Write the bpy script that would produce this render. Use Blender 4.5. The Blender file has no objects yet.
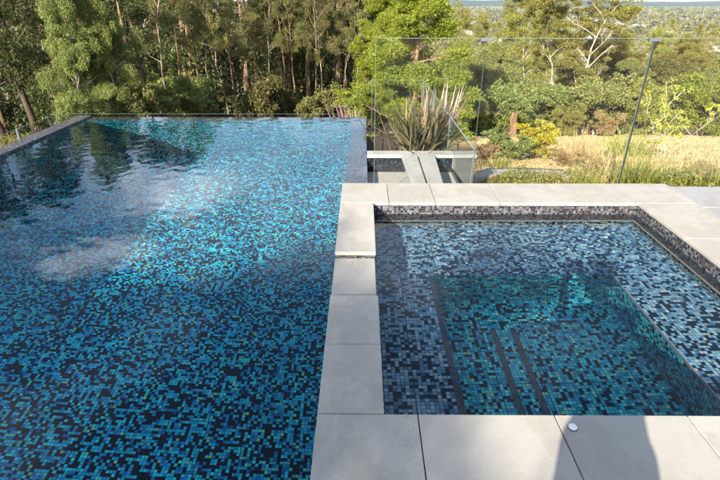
import bpy, math, random
import numpy as np
from mathutils import Vector, Matrix

SC = bpy.context.scene
COL = SC.collection
rad = math.radians

# ------------------------------------------------------------------ helpers
def tag(o, label=None, cat=None, group=None, kind=None):
    if label: o['label'] = label
    if cat: o['category'] = cat
    if group: o['group'] = group
    if kind: o['kind'] = kind
    return o

def empty(name, loc=(0, 0, 0), rz=0.0):
    o = bpy.data.objects.new(name, None)
    o.empty_display_size = 0.2
    o.location = loc
    o.rotation_euler = (0, 0, rz)
    COL.objects.link(o)
    return o

def link(name, me, mat=None, parent=None, loc=None):
    o = bpy.data.objects.new(name, me)
    if mat is not None and not me.materials:
        me.materials.append(mat)
    COL.objects.link(o)
    if parent: o.parent = parent
    if loc: o.location = loc
    return o

class MB:
    """collects shapes into one mesh"""
    def __init__(self):
        self.v = []; self.f = []; self.m = []
    def add(self, vs, fs, mi=0):
        b = len(self.v)
        self.v += [tuple(p) for p in vs]
        self.f += [tuple(i + b for i in f) for f in fs]
        self.m += [mi] * len(fs)
    def box(self, x0, x1, y0, y1, z0, z1, mi=0, skip=()):
        vs = [(x0,y0,z0),(x1,y0,z0),(x1,y1,z0),(x0,y1,z0),(x0,y0,z1),(x1,y0,z1),(x1,y1,z1),(x0,y1,z1)]
        F = {'b':(0,3,2,1),'t':(4,5,6,7),'s':(0,1,5,4),'e':(1,2,6,5),'n':(2,3,7,6),'w':(3,0,4,7)}
        self.add(vs, [F[k] for k in F if k not in skip], mi)
    def quad(self, a, b, c, d, mi=0):
        self.add([a, b, c, d], [(0, 1, 2, 3)], mi)
    def prism(self, pts, p_off, mi=0):
        """pts polygon extruded by offset vector"""
        n = len(pts); o = Vector(p_off)
        vs = [Vector(p) for p in pts] + [Vector(p) + o for p in pts]
        fs = [tuple(range(n))[::-1], tuple(range(n, 2*n))] + [(i, (i+1) % n, n+(i+1) % n, n+i) for i in range(n)]
        self.add(vs, fs, mi)
    def tube(self, pts, rs, n=6, mi=0, cap=True):
        pts = [Vector(p) for p in pts]
        b = len(self.v); up = Vector((0.31, 0.17, 0.93)); m = len(pts)
        for i, p in enumerate(pts):
            t = (pts[min(i+1, m-1)] - pts[max(i-1, 0)])
            if t.length < 1e-9: t = Vector((0, 0, 1))
            t.normalize()
            a = t.cross(up)
            if a.length < 1e-3: a = t.cross(Vector((1, 0, 0)))
            a.normalize(); c = t.cross(a)
            for k in range(n):
                w = 2*math.pi*k/n
                self.v.append(tuple(p + (a*math.cos(w) + c*math.sin(w))*rs[i]))
        for i in range(m-1):
            for k in range(n):
                k2 = (k+1) % n
                self.f.append((b+i*n+k, b+i*n+k2, b+(i+1)*n+k2, b+(i+1)*n+k)); self.m.append(mi)
        if cap:
            self.f.append(tuple(b+(m-1)*n+k for k in range(n))); self.m.append(mi)
            self.f.append(tuple(b+k for k in range(n))[::-1]); self.m.append(mi)
    def lathe(self, prof, n=24, c=(0, 0, 0), mi=0):
        b = len(self.v); m = len(prof)
        for r, z in prof:
            for k in range(n):
                w = 2*math.pi*k/n
                self.v.append((c[0]+r*math.cos(w), c[1]+r*math.sin(w), c[2]+z))
        for i in range(m-1):
            for k in range(n):
                k2 = (k+1) % n
                self.f.append((b+i*n+k, b+i*n+k2, b+(i+1)*n+k2, b+(i+1)*n+k)); self.m.append(mi)
        self.f.append(tuple(b+(m-1)*n+k for k in range(n))); self.m.append(mi)
        self.f.append(tuple(b+k for k in range(n))[::-1]); self.m.append(mi)
    def mesh(self, name, mats=(), smooth=False):
        me = bpy.data.meshes.new(name)
        me.from_pydata(self.v, [], self.f)
        for m in mats: me.materials.append(m)
        if len(mats) > 1: me.polygons.foreach_set('material_index', self.m)
        if smooth: me.polygons.foreach_set('use_smooth', [True]*len(self.f))
        me.update()
        return me
    def build(self, name, mat, parent=None, smooth=False, bevel=0.0, loc=None):
        mats = mat if isinstance(mat, (list, tuple)) else [mat]
        o = link(name, self.mesh(name, mats, smooth), None, parent, loc)
        if bevel:
            md = o.modifiers.new('bevel', 'BEVEL'); md.width = bevel; md.segments = 2; md.limit_method = 'ANGLE'
        return o

# ------------------------------------------------------------------ node helpers
def new_mat(name):
    m = bpy.data.materials.new(name); m.use_nodes = True
    nt = m.node_tree; nt.nodes.clear()
    out = nt.nodes.new('ShaderNodeOutputMaterial')
    return m, nt, out

class N:
    def __init__(self, nt): self.nt = nt
    def node(self, t, **kw):
        n = self.nt.nodes.new(t)
        for k, v in kw.items(): setattr(n, k, v)
        return n
    def set(self, sock, v):
        if isinstance(v, bpy.types.NodeSocket): self.nt.links.new(v, sock)
        elif v is not None: sock.default_value = v
    def math(self, op, a, b=None, c=None, clamp=False):
        n = self.node('ShaderNodeMath', operation=op); n.use_clamp = clamp
        self.set(n.inputs[0], a)
        if b is not None: self.set(n.inputs[1], b)
        if c is not None: self.set(n.inputs[2], c)
        return n.outputs[0]
    def vmath(self, op, a, b=None, c=None, out=0):
        n = self.node('ShaderNodeVectorMath', operation=op)
        self.set(n.inputs[0], a)
        if b is not None: self.set(n.inputs[1] if op != 'SCALE' else n.inputs['Scale'], b)
        if c is not None: self.set(n.inputs[2], c)
        return n.outputs[out]
    def noise(self, vec, scale, detail=3.0, rough=0.5, dim='3D', w=None):
        n = self.node('ShaderNodeTexNoise', noise_dimensions=dim)
        if vec is not None: self.set(n.inputs['Vector'], vec)
        self.set(n.inputs['Scale'], scale); self.set(n.inputs['Detail'], detail); self.set(n.inputs['Roughness'], rough)
        return n.outputs['Fac']
    def ramp(self, fac, stops, interp='LINEAR'):
        n = self.node('ShaderNodeValToRGB'); cr = n.color_ramp; cr.interpolation = interp
        while len(cr.elements) > 1: cr.elements.remove(cr.elements[-1])
        for i, (p, c) in enumerate(stops):
            if not isinstance(c, (tuple, list)): c = (c, c, c)
            e = cr.elements[0] if i == 0 else cr.elements.new(p)
            e.position = p; e.color = (c[0], c[1], c[2], 1)
        self.set(n.inputs[0], fac)
        return n.outputs[0]
    def mix(self, fac, a, b, mode='MIX'):
        n = self.node('ShaderNodeMix', data_type='RGBA', blend_type=mode)
        self.set(n.inputs['Factor'], fac)
        A, B = n.inputs[6], n.inputs[7]
        self.set(A, a if not isinstance(a, tuple) else (*a[:3], 1)); self.set(B, b if not isinstance(b, tuple) else (*b[:3], 1))
        return n.outputs[2]
    def geo(self): return self.node('ShaderNodeNewGeometry')
    def obj(self): return self.node('ShaderNodeTexCoord').outputs['Object']
    def bump(self, h, strength=0.3, dist=0.01):
        n = self.node('ShaderNodeBump'); self.set(n.inputs['Height'], h)
        n.inputs['Strength'].default_value = strength; n.inputs['Distance'].default_value = dist
        return n.outputs[0]
    def principled(self, out, color, rough=0.6, spec=0.4, normal=None, metal=0.0, **kw):
        p = self.node('ShaderNodeBsdfPrincipled')
        self.set(p.inputs['Base Color'], color if not isinstance(color, tuple) else (*color[:3], 1))
        self.set(p.inputs['Roughness'], rough); self.set(p.inputs['Specular IOR Level'], spec)
        self.set(p.inputs['Metallic'], metal)
        if normal is not None: self.set(p.inputs['Normal'], normal)
        for k, v in kw.items(): self.set(p.inputs[k], v)
        if out is not None: self.nt.links.new(p.outputs[0], out.inputs['Surface'])
        return p

def mat_plain(name, color, rough=0.6, spec=0.4, metal=0.0, var=0.0, scale=20):
    m, nt, out = new_mat(name); n = N(nt)
    c = color
    if var:
        f = n.noise(n.geo().outputs['Position'], scale, 5, 0.65)
        c = n.mix(f, tuple(x*(1-var) for x in color), tuple(min(1, x*(1+var)) for x in color))
    n.principled(out, c, rough, spec, None, metal)
    return m

def mosaic(name, stops, pitch=0.025, grout=(0.012, 0.015, 0.022), gw=0.055, rough=0.15, spec=0.5, drift=0.85, accent=2.0, gcol=(0, 0, 0)):
    """small glass tiles laid on any axis aligned face, colour by cell"""
    m, nt, out = new_mat(name); n = N(nt)
    g = n.geo()
    an = n.vmath('ABSOLUTE', g.outputs['True Normal'])
    p = n.vmath('SCALE', g.outputs['Position'], 1.0/pitch)
    p = n.vmath('ADD', p, n.vmath('SCALE', g.outputs['True Normal'], 0.43))
    cell = n.vmath('FLOOR', p)
    fr = n.vmath('SUBTRACT', n.vmath('FRACTION', p), (0.5, 0.5, 0.5))
    fr = n.vmath('ABSOLUTE', fr)
    keep = n.vmath('SUBTRACT', (1, 1, 1), an)
    e = n.vmath('MULTIPLY', fr, keep)
    s = n.node('ShaderNodeSeparateXYZ'); nt.links.new(e, s.inputs[0])
    mx = n.math('MAXIMUM', n.math('MAXIMUM', s.outputs[0], s.outputs[1]), s.outputs[2])
    p12 = n.vmath('SCALE', p, 1/12.0)
    e2 = n.vmath('MULTIPLY', n.vmath('ABSOLUTE', n.vmath('SUBTRACT', n.vmath('FRACTION', p12), (0.5, 0.5, 0.5))), keep)
    s2 = n.node('ShaderNodeSeparateXYZ'); nt.links.new(e2, s2.inputs[0])
    mx2 = n.math('MAXIMUM', n.math('MAXIMUM', s2.outputs[0], s2.outputs[1]), s2.outputs[2])
    isg = n.math('MAXIMUM', n.math('GREATER_THAN', mx, 0.5 - gw), n.math('GREATER_THAN', mx2, 0.5 - 0.0105))
    shn = n.node('ShaderNodeTexWhiteNoise', noise_dimensions='3D'); nt.links.new(n.vmath('FLOOR', p12), shn.inputs['Vector'])
    wn = n.node('ShaderNodeTexWhiteNoise', noise_dimensions='3D'); nt.links.new(cell, wn.inputs['Vector'])
    # the dark tiles gather in loose drifts
    dr = n.noise(cell, 0.27, 3, 0.65)
    v = n.math('ADD', wn.outputs['Value'], n.math('MULTIPLY', n.math('SUBTRACT', dr, 0.5), drift), clamp=True)
    col = n.ramp(v, stops, 'CONSTANT')
    wn2 = n.node('ShaderNodeTexWhiteNoise', noise_dimensions='3D')
    nt.links.new(n.vmath('ADD', cell, (17.3, 5.1, 9.7)), wn2.inputs['Vector'])
    sep = n.node('ShaderNodeSeparateColor'); nt.links.new(wn2.outputs['Color'], sep.inputs[0])
    gl = n.math('MULTIPLY', n.math('GREATER_THAN', sep.outputs[1], accent), n.math('GREATER_THAN', v, 0.30))
    col = n.mix(gl, col, gcol)  # a few random tiles are yellow green in themselves
    br = n.math('MULTIPLY_ADD', wn2.outputs['Value'], 0.45, 0.78)
    br = n.math('MULTIPLY', br, n.math('MULTIPLY_ADD', shn.outputs['Value'], 0.22, 0.89))
    cl = n.vmath('SCALE', col, br)
    c = n.mix(isg, cl, grout)
    r = n.math('MULTIPLY_ADD', isg, 0.5, rough)
    # each tile set at its own slight tilt
    wv = n.vmath('SUBTRACT', wn2.outputs['Color'], (0.5, 0.5, 0.5))
    nrm = n.vmath('NORMALIZE', n.vmath('ADD', g.outputs['Normal'], n.vmath('SCALE', wv, 0.06)))
    n.principled(out, c, r, spec, nrm)
    return m

# ------------------------------------------------------------------ materials
M = {}
BLK = (0.004, 0.006, 0.011)
M['pool_tile'] = mosaic('pool_mosaic', [(0, BLK), (0.41, (0.002, 0.16, 0.42)), (0.50, (0.003, 0.28, 0.56)), (0.62, (0.006, 0.42, 0.62)),
                        (0.78, (0.014, 0.54, 0.68)), (0.91, (0.05, 0.64, 0.58))], 0.0258, spec=0.08, rough=0.25, accent=0.975, gcol=(0.24, 0.60, 0.26))
M['spa_tile'] = mosaic('spa_mosaic', [(0, BLK), (0.26, (0.008, 0.21, 0.34)), (0.40, (0.015, 0.33, 0.46)), (0.58, (0.03, 0.44, 0.52)),
                        (0.78, (0.06, 0.54, 0.56)), (0.92, (0.16, 0.62, 0.54))], 0.025, spec=0.08, rough=0.25, drift=0.5, accent=0.97, gcol=(0.32, 0.58, 0.28))
M['bench_tile'] = mosaic('bench_mosaic', [(0, BLK), (0.33, (0.06, 0.15, 0.25)), (0.44, (0.11, 0.24, 0.35)), (0.60, (0.17, 0.32, 0.43)),
                        (0.80, (0.25, 0.40, 0.47)), (0.94, (0.33, 0.46, 0.48))], 0.025, spec=0.12, rough=0.25, drift=0.75, accent=0.985, gcol=(0.38, 0.40, 0.28))
M['band_sheen_tile'] = mosaic('waterline_sheen_mosaic', [(0, (0.012, 0.012, 0.016)), (0.30, (0.045, 0.030, 0.026)), (0.46, (0.07, 0.064, 0.07)), (0.62, (0.105, 0.10, 0.112)),
                        (0.84, (0.155, 0.15, 0.165)), (0.94, (0.085, 0.09, 0.12))], 0.021, drift=0.5, grout=(0.09, 0.088, 0.088))  # same glass tiles as the pool, with a lavender reflected sheen put into the colour
M['dark_tile'] = mosaic('dark_mosaic', [(0, BLK), (0.6, (0.018, 0.022, 0.035)), (0.9, (0.02, 0.05, 0.08))], 0.025)

def mat_stone(name, base, warm):
    m, nt, out = new_mat(name); n = N(nt)
    p = n.geo().outputs['Position']
    oi = n.node('ShaderNodeObjectInfo').outputs['Random']
    off = n.vmath('ADD', p, n.vmath('SCALE', (13.0, 7.0, 3.0), oi))
    big = n.noise(off, 2.2, 6, 0.62)
    mid = n.noise(off, 11, 5, 0.7)
    fine = n.noise(p, 420, 2, 0.6)
    stain = n.noise(n.vmath('MULTIPLY', off, (1.0, 0.7, 1.0)), 3.6, 7, 0.68)
    spk = n.noise(p, 160, 3, 0.7)
    c = n.mix(n.ramp(big, [(0.32, 0), (0.68, 1)]), base, warm)
    c = n.mix(n.ramp(mid, [(0.35, 0.0), (0.7, 0.30)]), c, tuple(x*0.72 for x in base))
    c = n.mix(n.ramp(spk, [(0.40, 0.5), (0.5, 0.0)]), c, tuple(x*0.55 for x in base))
    c = n.mix(n.ramp(fine, [(0.35, 0.28), (0.6, 0.0)]), c, tuple(x*0.6 for x in base))
    c = n.mix(n.math('MULTIPLY', oi, 0.35), c, tuple(x*0.72 for x in base))
    c = n.mix(n.ramp(stain, [(0.46, 0.0), (0.57, 0.46), (0.72, 0.14)]), c, tuple(x*y for x, y in zip(base, (0.66, 0.62, 0.56))))
    h = n.math('ADD', n.math('MULTIPLY', fine, 0.5), spk)
    n.principled(out, c, n.math('MULTIPLY_ADD', mid, 0.2, 0.6), 0.25, n.bump(h, 0.25, 0.002))
    return m
M['stone'] = mat_stone('sandstone_slab', (0.425, 0.40, 0.36), (0.50, 0.455, 0.385))
M['deck'] = mat_stone('pale_deck_stone', (0.37, 0.365, 0.365), (0.41, 0.40, 0.39))
M['concrete'] = mat_stone('concrete', (0.40, 0.39, 0.36), (0.46, 0.44, 0.40))
M['grout'] = mat_plain('grout', (0.20, 0.18, 0.16), 0.9, 0.1, var=0.3, scale=60)
M['render_wall'] = mat_plain('render_wall', (0.22, 0.22, 0.21), 0.9, 0.1, var=0.25, scale=6)
M['clamp'] = mat_plain('clamp_metal', (0.17, 0.175, 0.21), 0.4, 0.5, 0.6)
M['gasket'] = mat_plain('gasket', (0.015, 0.015, 0.014), 0.6)
M['trim_highlight'] = mat_plain('trim_highlight', (0.24, 0.27, 0.29), 0.4, 0.2, var=0.4, scale=40)
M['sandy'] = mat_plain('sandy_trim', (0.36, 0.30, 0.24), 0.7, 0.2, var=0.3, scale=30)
M['white'] = mat_plain('white_plastic', (0.80, 0.80, 0.79), 0.3, 0.5)
M['grey_plastic'] = mat_plain('grey_plastic', (0.10, 0.10, 0.11), 0.5, 0.4)

def mat_glass():
    m, nt, out = new_mat('fence_glass'); n = N(nt)
    t = n.node('ShaderNodeBsdfTransparent'); t.inputs[0].default_value = (0.985, 0.993, 0.988, 1)
    g = n.node('ShaderNodeBsdfGlossy'); g.inputs['Roughness'].default_value = 0.0; g.inputs[0].default_value = (1, 1, 1, 1)
    fz = n.node('ShaderNodeFresnel'); fz.inputs[0].default_value = 1.5
    mx = n.node('ShaderNodeMixShader')
    nt.links.new(n.math('MULTIPLY', fz.outputs[0], 0.4), mx.inputs[0]); nt.links.new(t.outputs[0], mx.inputs[1]); nt.links.new(g.outputs[0], mx.inputs[2])
    nt.links.new(mx.outputs[0], out.inputs['Surface'])
    return m
M['glass'] = mat_glass()
M['glass_edge'] = mat_plain('glass_edge', (0.20, 0.26, 0.25), 0.2, 0.5)

def mat_water(rough=0.11):
    m, nt, out = new_mat('water'); n = N(nt)
    g = n.node('ShaderNodeBsdfGlass'); g.inputs['IOR'].default_value = 1.333; g.inputs['Roughness'].default_value = 0.0; g.inputs['Color'].default_value = (0.95, 0.99, 1.0, 1)
    nt.links.new(g.outputs[0], out.inputs['Surface'])
    return m
M['water'] = mat_water()

def mat_leaf(name, a, b, c=None, trans=0.35, rough=0.55):
    """leaf colours vary leaf by leaf and clump by clump"""
    m, nt, out = new_mat(name); n = N(nt)
    g = n.geo()
    oi = n.node('ShaderNodeObjectInfo').outputs['Random']
    r = g.outputs['Random Per Island']
    col = n.ramp(r, [(0, a), (0.6, b), (1.0, c or b)])
    pn = n.noise(n.obj(), 0.9, 2, 0.6)
    hs = n.node('ShaderNodeHueSaturation'); nt.links.new(col, hs.inputs['Color'])
    n.set(hs.inputs['Hue'], n.math('MULTIPLY_ADD', oi, 0.03, 0.485))
    n.set(hs.inputs['Value'], n.math('ADD', n.math('MULTIPLY', pn, 0.7), n.math('MULTIPLY_ADD', oi, 0.3, 0.6)))
    p = n.principled(None, hs.outputs[0], rough, 0.2)
    t = n.node('ShaderNodeBsdfTranslucent'); nt.links.new(hs.outputs[0], t.inputs[0])
    mx = n.node('ShaderNodeMixShader'); mx.inputs[0].default_value = trans
    nt.links.new(p.outputs[0], mx.inputs[1]); nt.links.new(t.outputs[0], mx.inputs[2]); nt.links.new(mx.outputs[0], out.inputs['Surface'])
    return m
M['leaf_olive'] = mat_leaf('leaf_olive', (0.08, 0.085, 0.022), (0.16, 0.15, 0.042), (0.27, 0.22, 0.07))
M['leaf_bright'] = mat_leaf('leaf_bright', (0.085, 0.125, 0.03), (0.18, 0.22, 0.055), (0.36, 0.36, 0.13))
M['leaf_dark'] = mat_leaf('leaf_dark', (0.03, 0.042, 0.014), (0.065, 0.08, 0.024), (0.13, 0.125, 0.045))
M['leaf_wattle'] = mat_leaf('leaf_wattle', (0.09, 0.14, 0.016), (0.21, 0.26, 0.03), (0.36, 0.37, 0.055))
M['leaf_gold'] = mat_leaf('leaf_gold', (0.13, 0.145, 0.03), (0.24, 0.24, 0.055), (0.37, 0.33, 0.09))
M['leaf_forest'] = mat_leaf('leaf_forest', (0.06, 0.07, 0.022), (0.14, 0.14, 0.045), (0.30, 0.25, 0.095))
M['leaf_sage'] = mat_leaf('leaf_sage', (0.11, 0.13, 0.035), (0.21, 0.21, 0.06), (0.34, 0.31, 0.11))
M['leaf_yellow'] = mat_leaf('leaf_yellow', (0.18, 0.19, 0.02), (0.40, 0.36, 0.035), (0.58, 0.48, 0.06))
M['leaf_lime'] = mat_leaf('leaf_lime', (0.20, 0.24, 0.03), (0.38, 0.38, 0.05), (0.55, 0.48, 0.06))
M['leaf_rust'] = mat_leaf('leaf_rust', (0.22, 0.16, 0.07), (0.36, 0.26, 0.12), (0.50, 0.36, 0.17))
M['leaf_flax'] = mat_leaf('leaf_flax', (0.035, 0.036, 0.02), (0.10, 0.09, 0.048), (0.26, 0.18, 0.10), 0.15, 0.4)
M['leaf_pink'] = mat_leaf('leaf_pink', (0.16, 0.10, 0.10), (0.28, 0.18, 0.18), (0.38, 0.28, 0.25), 0.15, 0.4)
M['blade_green'] = mat_leaf('blade_green', (0.10, 0.15, 0.02), (0.24, 0.28, 0.04), (0.42, 0.40, 0.09))
M['blade_dry'] = mat_leaf('blade_dry', (0.38, 0.28, 0.125), (0.54, 0.42, 0.21), (0.66, 0.54, 0.31))

def mat_bark(name, a, b, c, sc=3.0):
    m, nt, out = new_mat(name); n = N(nt)
    p = n.vmath('MULTIPLY', n.obj(), (1, 1, 0.25))
    f = n.noise(p, sc*2, 5, 0.7)
    f2 = n.noise(p, sc*9, 4, 0.7)
    col = n.ramp(f, [(0.3, a), (0.5, b), (0.68, c)])
    n.principled(out, col, 0.85, 0.2, n.bump(f2, 0.6, 0.03))
    return m
M['bark_brown'] = mat_bark('bark_brown', (0.07, 0.045, 0.03), (0.20, 0.12, 0.07), (0.34, 0.23, 0.14))
M['bark_pale'] = mat_bark('bark_pale', (0.22, 0.18, 0.13), (0.46, 0.40, 0.32), (0.60, 0.55, 0.46))
M['bark_grey'] = mat_bark('bark_grey', (0.10, 0.075, 0.055), (0.24, 0.18, 0.13), (0.42, 0.34, 0.26))
M['bark_dark'] = mat_bark('bark_dark', (0.03, 0.022, 0.016), (0.07, 0.05, 0.035), (0.14, 0.10, 0.07))

# ------------------------------------------------------------------ terrain height
def sm(t):
    t = np.clip(t, 0, 1); return t*t*(3-2*t)
def ground_z(x, y):
    x = np.asarray(x, float); y = np.asarray(y, float)
    right = sm((x - 0.8)/1.2)
    d = np.hypot(np.maximum(0, -5.9 - x)*0.8, np.maximum(0, y - 9.6))
    zl = -1.6 - np.interp(d, [0, 2, 15, 40, 150, 600, 7000], [0, 0.2, 2.6, 9, 34, 68, 70])
    yy = np.maximum(y - 4.6, 0)
    zr = -np.interp(yy, [0, 3.0, 4.5, 17, 40, 150, 600, 7000], [0.66, 0.72, 1.05, 3.9, 10, 34, 69, 71])
    zz = zl*(1-right) + zr*right
    zz = np.where((y < 4.6), -1.6, zz)
    zz = np.where((y < 8.3) & (x > -5.3) & (x < 1.0) | (y < 4.62) & (x > -5.3) & (x < 9.5), -3.0, zz)
    return zz + 0.12*np.sin(x*0.21+1)*np.sin(y*0.17)*np.clip((y-8)/20, 0, 1)
def gz(x, y): return float(ground_z(x, y))

def grid_mesh(name, xs, ys, zf):
    X, Y = np.meshgrid(xs, ys); Z = zf(X, Y)
    v = np.stack([X, Y, Z], -1).reshape(-1, 3)
    nx, ny = len(xs), len(ys)
    i = np.arange(nx-1)[None, :] + nx*np.arange(ny-1)[:, None]
    f = np.stack([i, i+1, i+1+nx, i+nx], -1).reshape(-1, 4)
    return np_mesh(name, v, f)

def np_mesh(name, v, f, smooth=True):
    me = bpy.data.meshes.new(name)
    k = f.shape[1]
    me.vertices.add(len(v)); me.vertices.foreach_set('co', np.asarray(v, np.float32).ravel())
    me.loops.add(f.size); me.loops.foreach_set('vertex_index', f.astype(np.int32).ravel())
    me.polygons.add(len(f)); me.polygons.foreach_set('loop_start', np.arange(0, f.size, k, dtype=np.int32))
    me.polygons.foreach_set('use_smooth', np.full(len(f), smooth))
    me.update(calc_edges=True)
    return me

def mat_ground():
    m, nt, out = new_mat('ground'); n = N(nt)
    p = n.geo().outputs['Position']
    s = n.node('ShaderNodeSeparateXYZ'); nt.links.new(p, s.inputs[0])
    big = n.noise(p, 0.35, 5, 0.6)
    mid = n.noise(p, 2.5, 5, 0.7)
    fine = n.noise(n.vmath('MULTIPLY', p, (1, 1, 2)), 24, 4, 0.75)
    dry = n.ramp(mid, [(0.25, (0.36, 0.25, 0.10)), (0.5, (0.56, 0.42, 0.19)), (0.75, (0.64, 0.52, 0.28))])
    dry = n.mix(n.ramp(fine, [(0.3, 0.55), (0.55, 0)]), dry, (0.25, 0.17, 0.07))
    dry = n.mix(n.ramp(big, [(0.55, 0), (0.75, 0.5)]), dry, (0.22, 0.24, 0.07))
    litter = n.ramp(mid, [(0.3, (0.05, 0.035, 0.02)), (0.55, (0.11, 0.08, 0.045)), (0.75, (0.19, 0.15, 0.08))])
    far = n.ramp(mid, [(0.3, (0.16, 0.14, 0.06)), (0.5, (0.30, 0.24, 0.13)), (0.75, (0.44, 0.35, 0.22))])
    fr = n.ramp(s.outputs['X'], [(0.0, 0), (1.0, 1)])
    dry = n.vmath('SCALE', dry, 1.2)
    mr = n.node('ShaderNodeMapRange'); mr.inputs[1].default_value = 0.6; mr.inputs[2].default_value = 2.2
    nt.links.new(n.math('ADD', s.outputs['X'], n.math('MULTIPLY', n.math('SUBTRACT', mid, 0.5), 2.0)), mr.inputs[0])
    c = n.mix(mr.outputs[0], litter, dry)
    mr2 = n.node('ShaderNodeMapRange'); mr2.inputs[1].default_value = 24; mr2.inputs[2].default_value = 32
    nt.links.new(n.math('ADD', s.outputs['Y'], n.math('MULTIPLY', big, 4.0)), mr2.inputs[0])
    c = n.mix(mr2.outputs[0], c, far)
    n.principled(out, c, 0.95, 0.1, n.bump(fine, 0.5, 0.05))
    return m
xs = np.unique(np.concatenate([np.linspace(-40, 60, 141), np.array([-3500, -2200, -1400, -800, -450, -250, -150, -90, -60, 80, 110, 160, 260, 450, 800, 1400, 2200, 3500, 5200])]))
ys = np.unique(np.concatenate([np.linspace(-30, 4.55, 12), np.linspace(4.65, 30, 110), np.linspace(30, 70, 40), np.geomspace(70, 5800, 40)]))
g = link('ground', grid_mesh('ground', xs, ys, ground_z), mat_ground()); tag(g, kind='structure')

# ------------------------------------------------------------------ swimming pool
WZ = -0.12                    # water level of both pools
PX0, PX1, PY0, PY1 = -4.60, -0.187, -4.0, 7.95      # pool inside
RX0, RX1, RY1 = -4.83, 0.055, 8.20                  # outside of the rim
FZ = -2.1
pool = empty('swimming_pool', (-2.4, 3.0, -1.6))
tag(pool, 'long infinity edge swimming pool lined with blue and black glass mosaic', 'swimming pool')
def pmb(mb, name, mat, parent=pool, **kw):
    o = mb.build(name, mat, parent, **kw); o.location = -Vector(parent.location); return o
b = MB(); b.quad((PX0, PY0, FZ), (PX1, PY0, FZ), (PX1, PY1, FZ), (PX0, PY1, FZ)); pmb(b, 'pool_floor', M['pool_tile'])
RZ = WZ - 0.006
b = MB()                       # inner walls up to the rim
b.quad((PX0, PY0, FZ), (PX0, PY1, FZ), (PX0, PY1, RZ), (PX0, PY0, RZ))
b.quad((PX0, PY1, FZ), (PX1, PY1, FZ), (PX1, PY1, RZ), (PX0, PY1, RZ))
b.quad((PX1, PY1, FZ), (PX1, PY0, FZ), (PX1, PY0, RZ), (PX1, PY1, RZ))
b.quad((PX1, PY0, FZ), (PX0, PY0, FZ), (PX0, PY0, -0.03), (PX1, PY0, -0.03))
pmb(b, 'pool_wall', M['pool_tile'])
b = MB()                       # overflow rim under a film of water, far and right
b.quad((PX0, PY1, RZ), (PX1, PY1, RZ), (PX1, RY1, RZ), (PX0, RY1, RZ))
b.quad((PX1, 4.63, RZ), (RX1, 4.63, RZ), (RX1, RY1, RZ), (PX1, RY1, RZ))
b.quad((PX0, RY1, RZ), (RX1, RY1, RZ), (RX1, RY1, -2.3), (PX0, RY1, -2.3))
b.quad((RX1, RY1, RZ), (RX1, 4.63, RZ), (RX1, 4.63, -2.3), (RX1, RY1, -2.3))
pmb(b, 'overflow_rim', M['band_sheen_tile'])
b = MB(); b.box(RX0, PX0-0.003, PY0, RY1+0.002, -2.3, RZ+0.036); pmb(b, 'side_rim', M['band_sheen_tile'], bevel=0.004)

# ------------------------------------------------------------------ water sheets with real ripples
RNG = np.random.default_rng(11)
def ripples(X, Y, amp, wl0, wl1, n, seed, xfac=1.0):
    r = np.random.default_rng(seed); Z = np.zeros_like(X)
    for k in range(n):
        wl = wl0*(wl1/wl0)**r.random(); a = r.normal(math.pi/2, 1.1)
        kx, ky = 2*math.pi/wl*math.cos(a), 2*math.pi/wl*math.sin(a)
        Z += (wl/wl1)**1.25*np.sin(kx*X*xfac + ky*Y + r.random()*6.283)
    return amp*Z/math.sqrt(n)
def water_sheet(name, x0, x1, y0, y1, step, amp, wl0, wl1, n, seed, cx=None):
    nx = int((x1-x0)/step)+1; ny = int((y1-y0)/step)+1
    def zf(X, Y):
        return WZ + amp_map(X, Y)*ripples(X, Y, amp, wl0, wl1, n, seed)
    def amp_map(X, Y):
        # breeze reaches the far half, the water close by lies still; still at the walls
        calm = 0.30 + 0.70*sm((Y - 2.3)/2.5) if name == 'pool_water' else 0.08 + 0.92*sm((Y - 2.35)/0.7)
        e = np.minimum(np.minimum(X-x0, x1-X), np.minimum(Y-y0, y1-Y))
        patch = 0.75 + 0.35*np.sin(X*1.1+0.5*Y)*np.sin(Y*0.8+0.7)
        return calm*patch*(0.15+0.85*sm(e/0.35))
    me = grid_mesh(name, np.linspace(x0, x1, nx), np.linspace(y0, y1, ny), zf)
    o = link(name, me, M['water']); tag(o, kind='structure')
    return o
pw = water_sheet('pool_water', PX0, RX1, PY0, RY1, 0.016, 0.00085, 0.05, 0.30, 70, 3)
SX0, SX1, SY0, SY1 = 0.096, 2.56, 1.607, 4.14
sw = water_sheet('spa_water', SX0, SX1, SY0, SY1, 0.0115, 0.00125, 0.05, 0.17, 60, 8)

# the sheet laps over the spa side of the pool: cut what would run under the spa
import bmesh
bm = bmesh.new(); bm.from_mesh(pw.data)
bmesh.ops.delete(bm, geom=[f for f in bm.faces if f.calc_center_median().x > PX1-0.012 and f.calc_center_median().y < 4.60], context='FACES')
bm.to_mesh(pw.data); bm.free()

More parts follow.
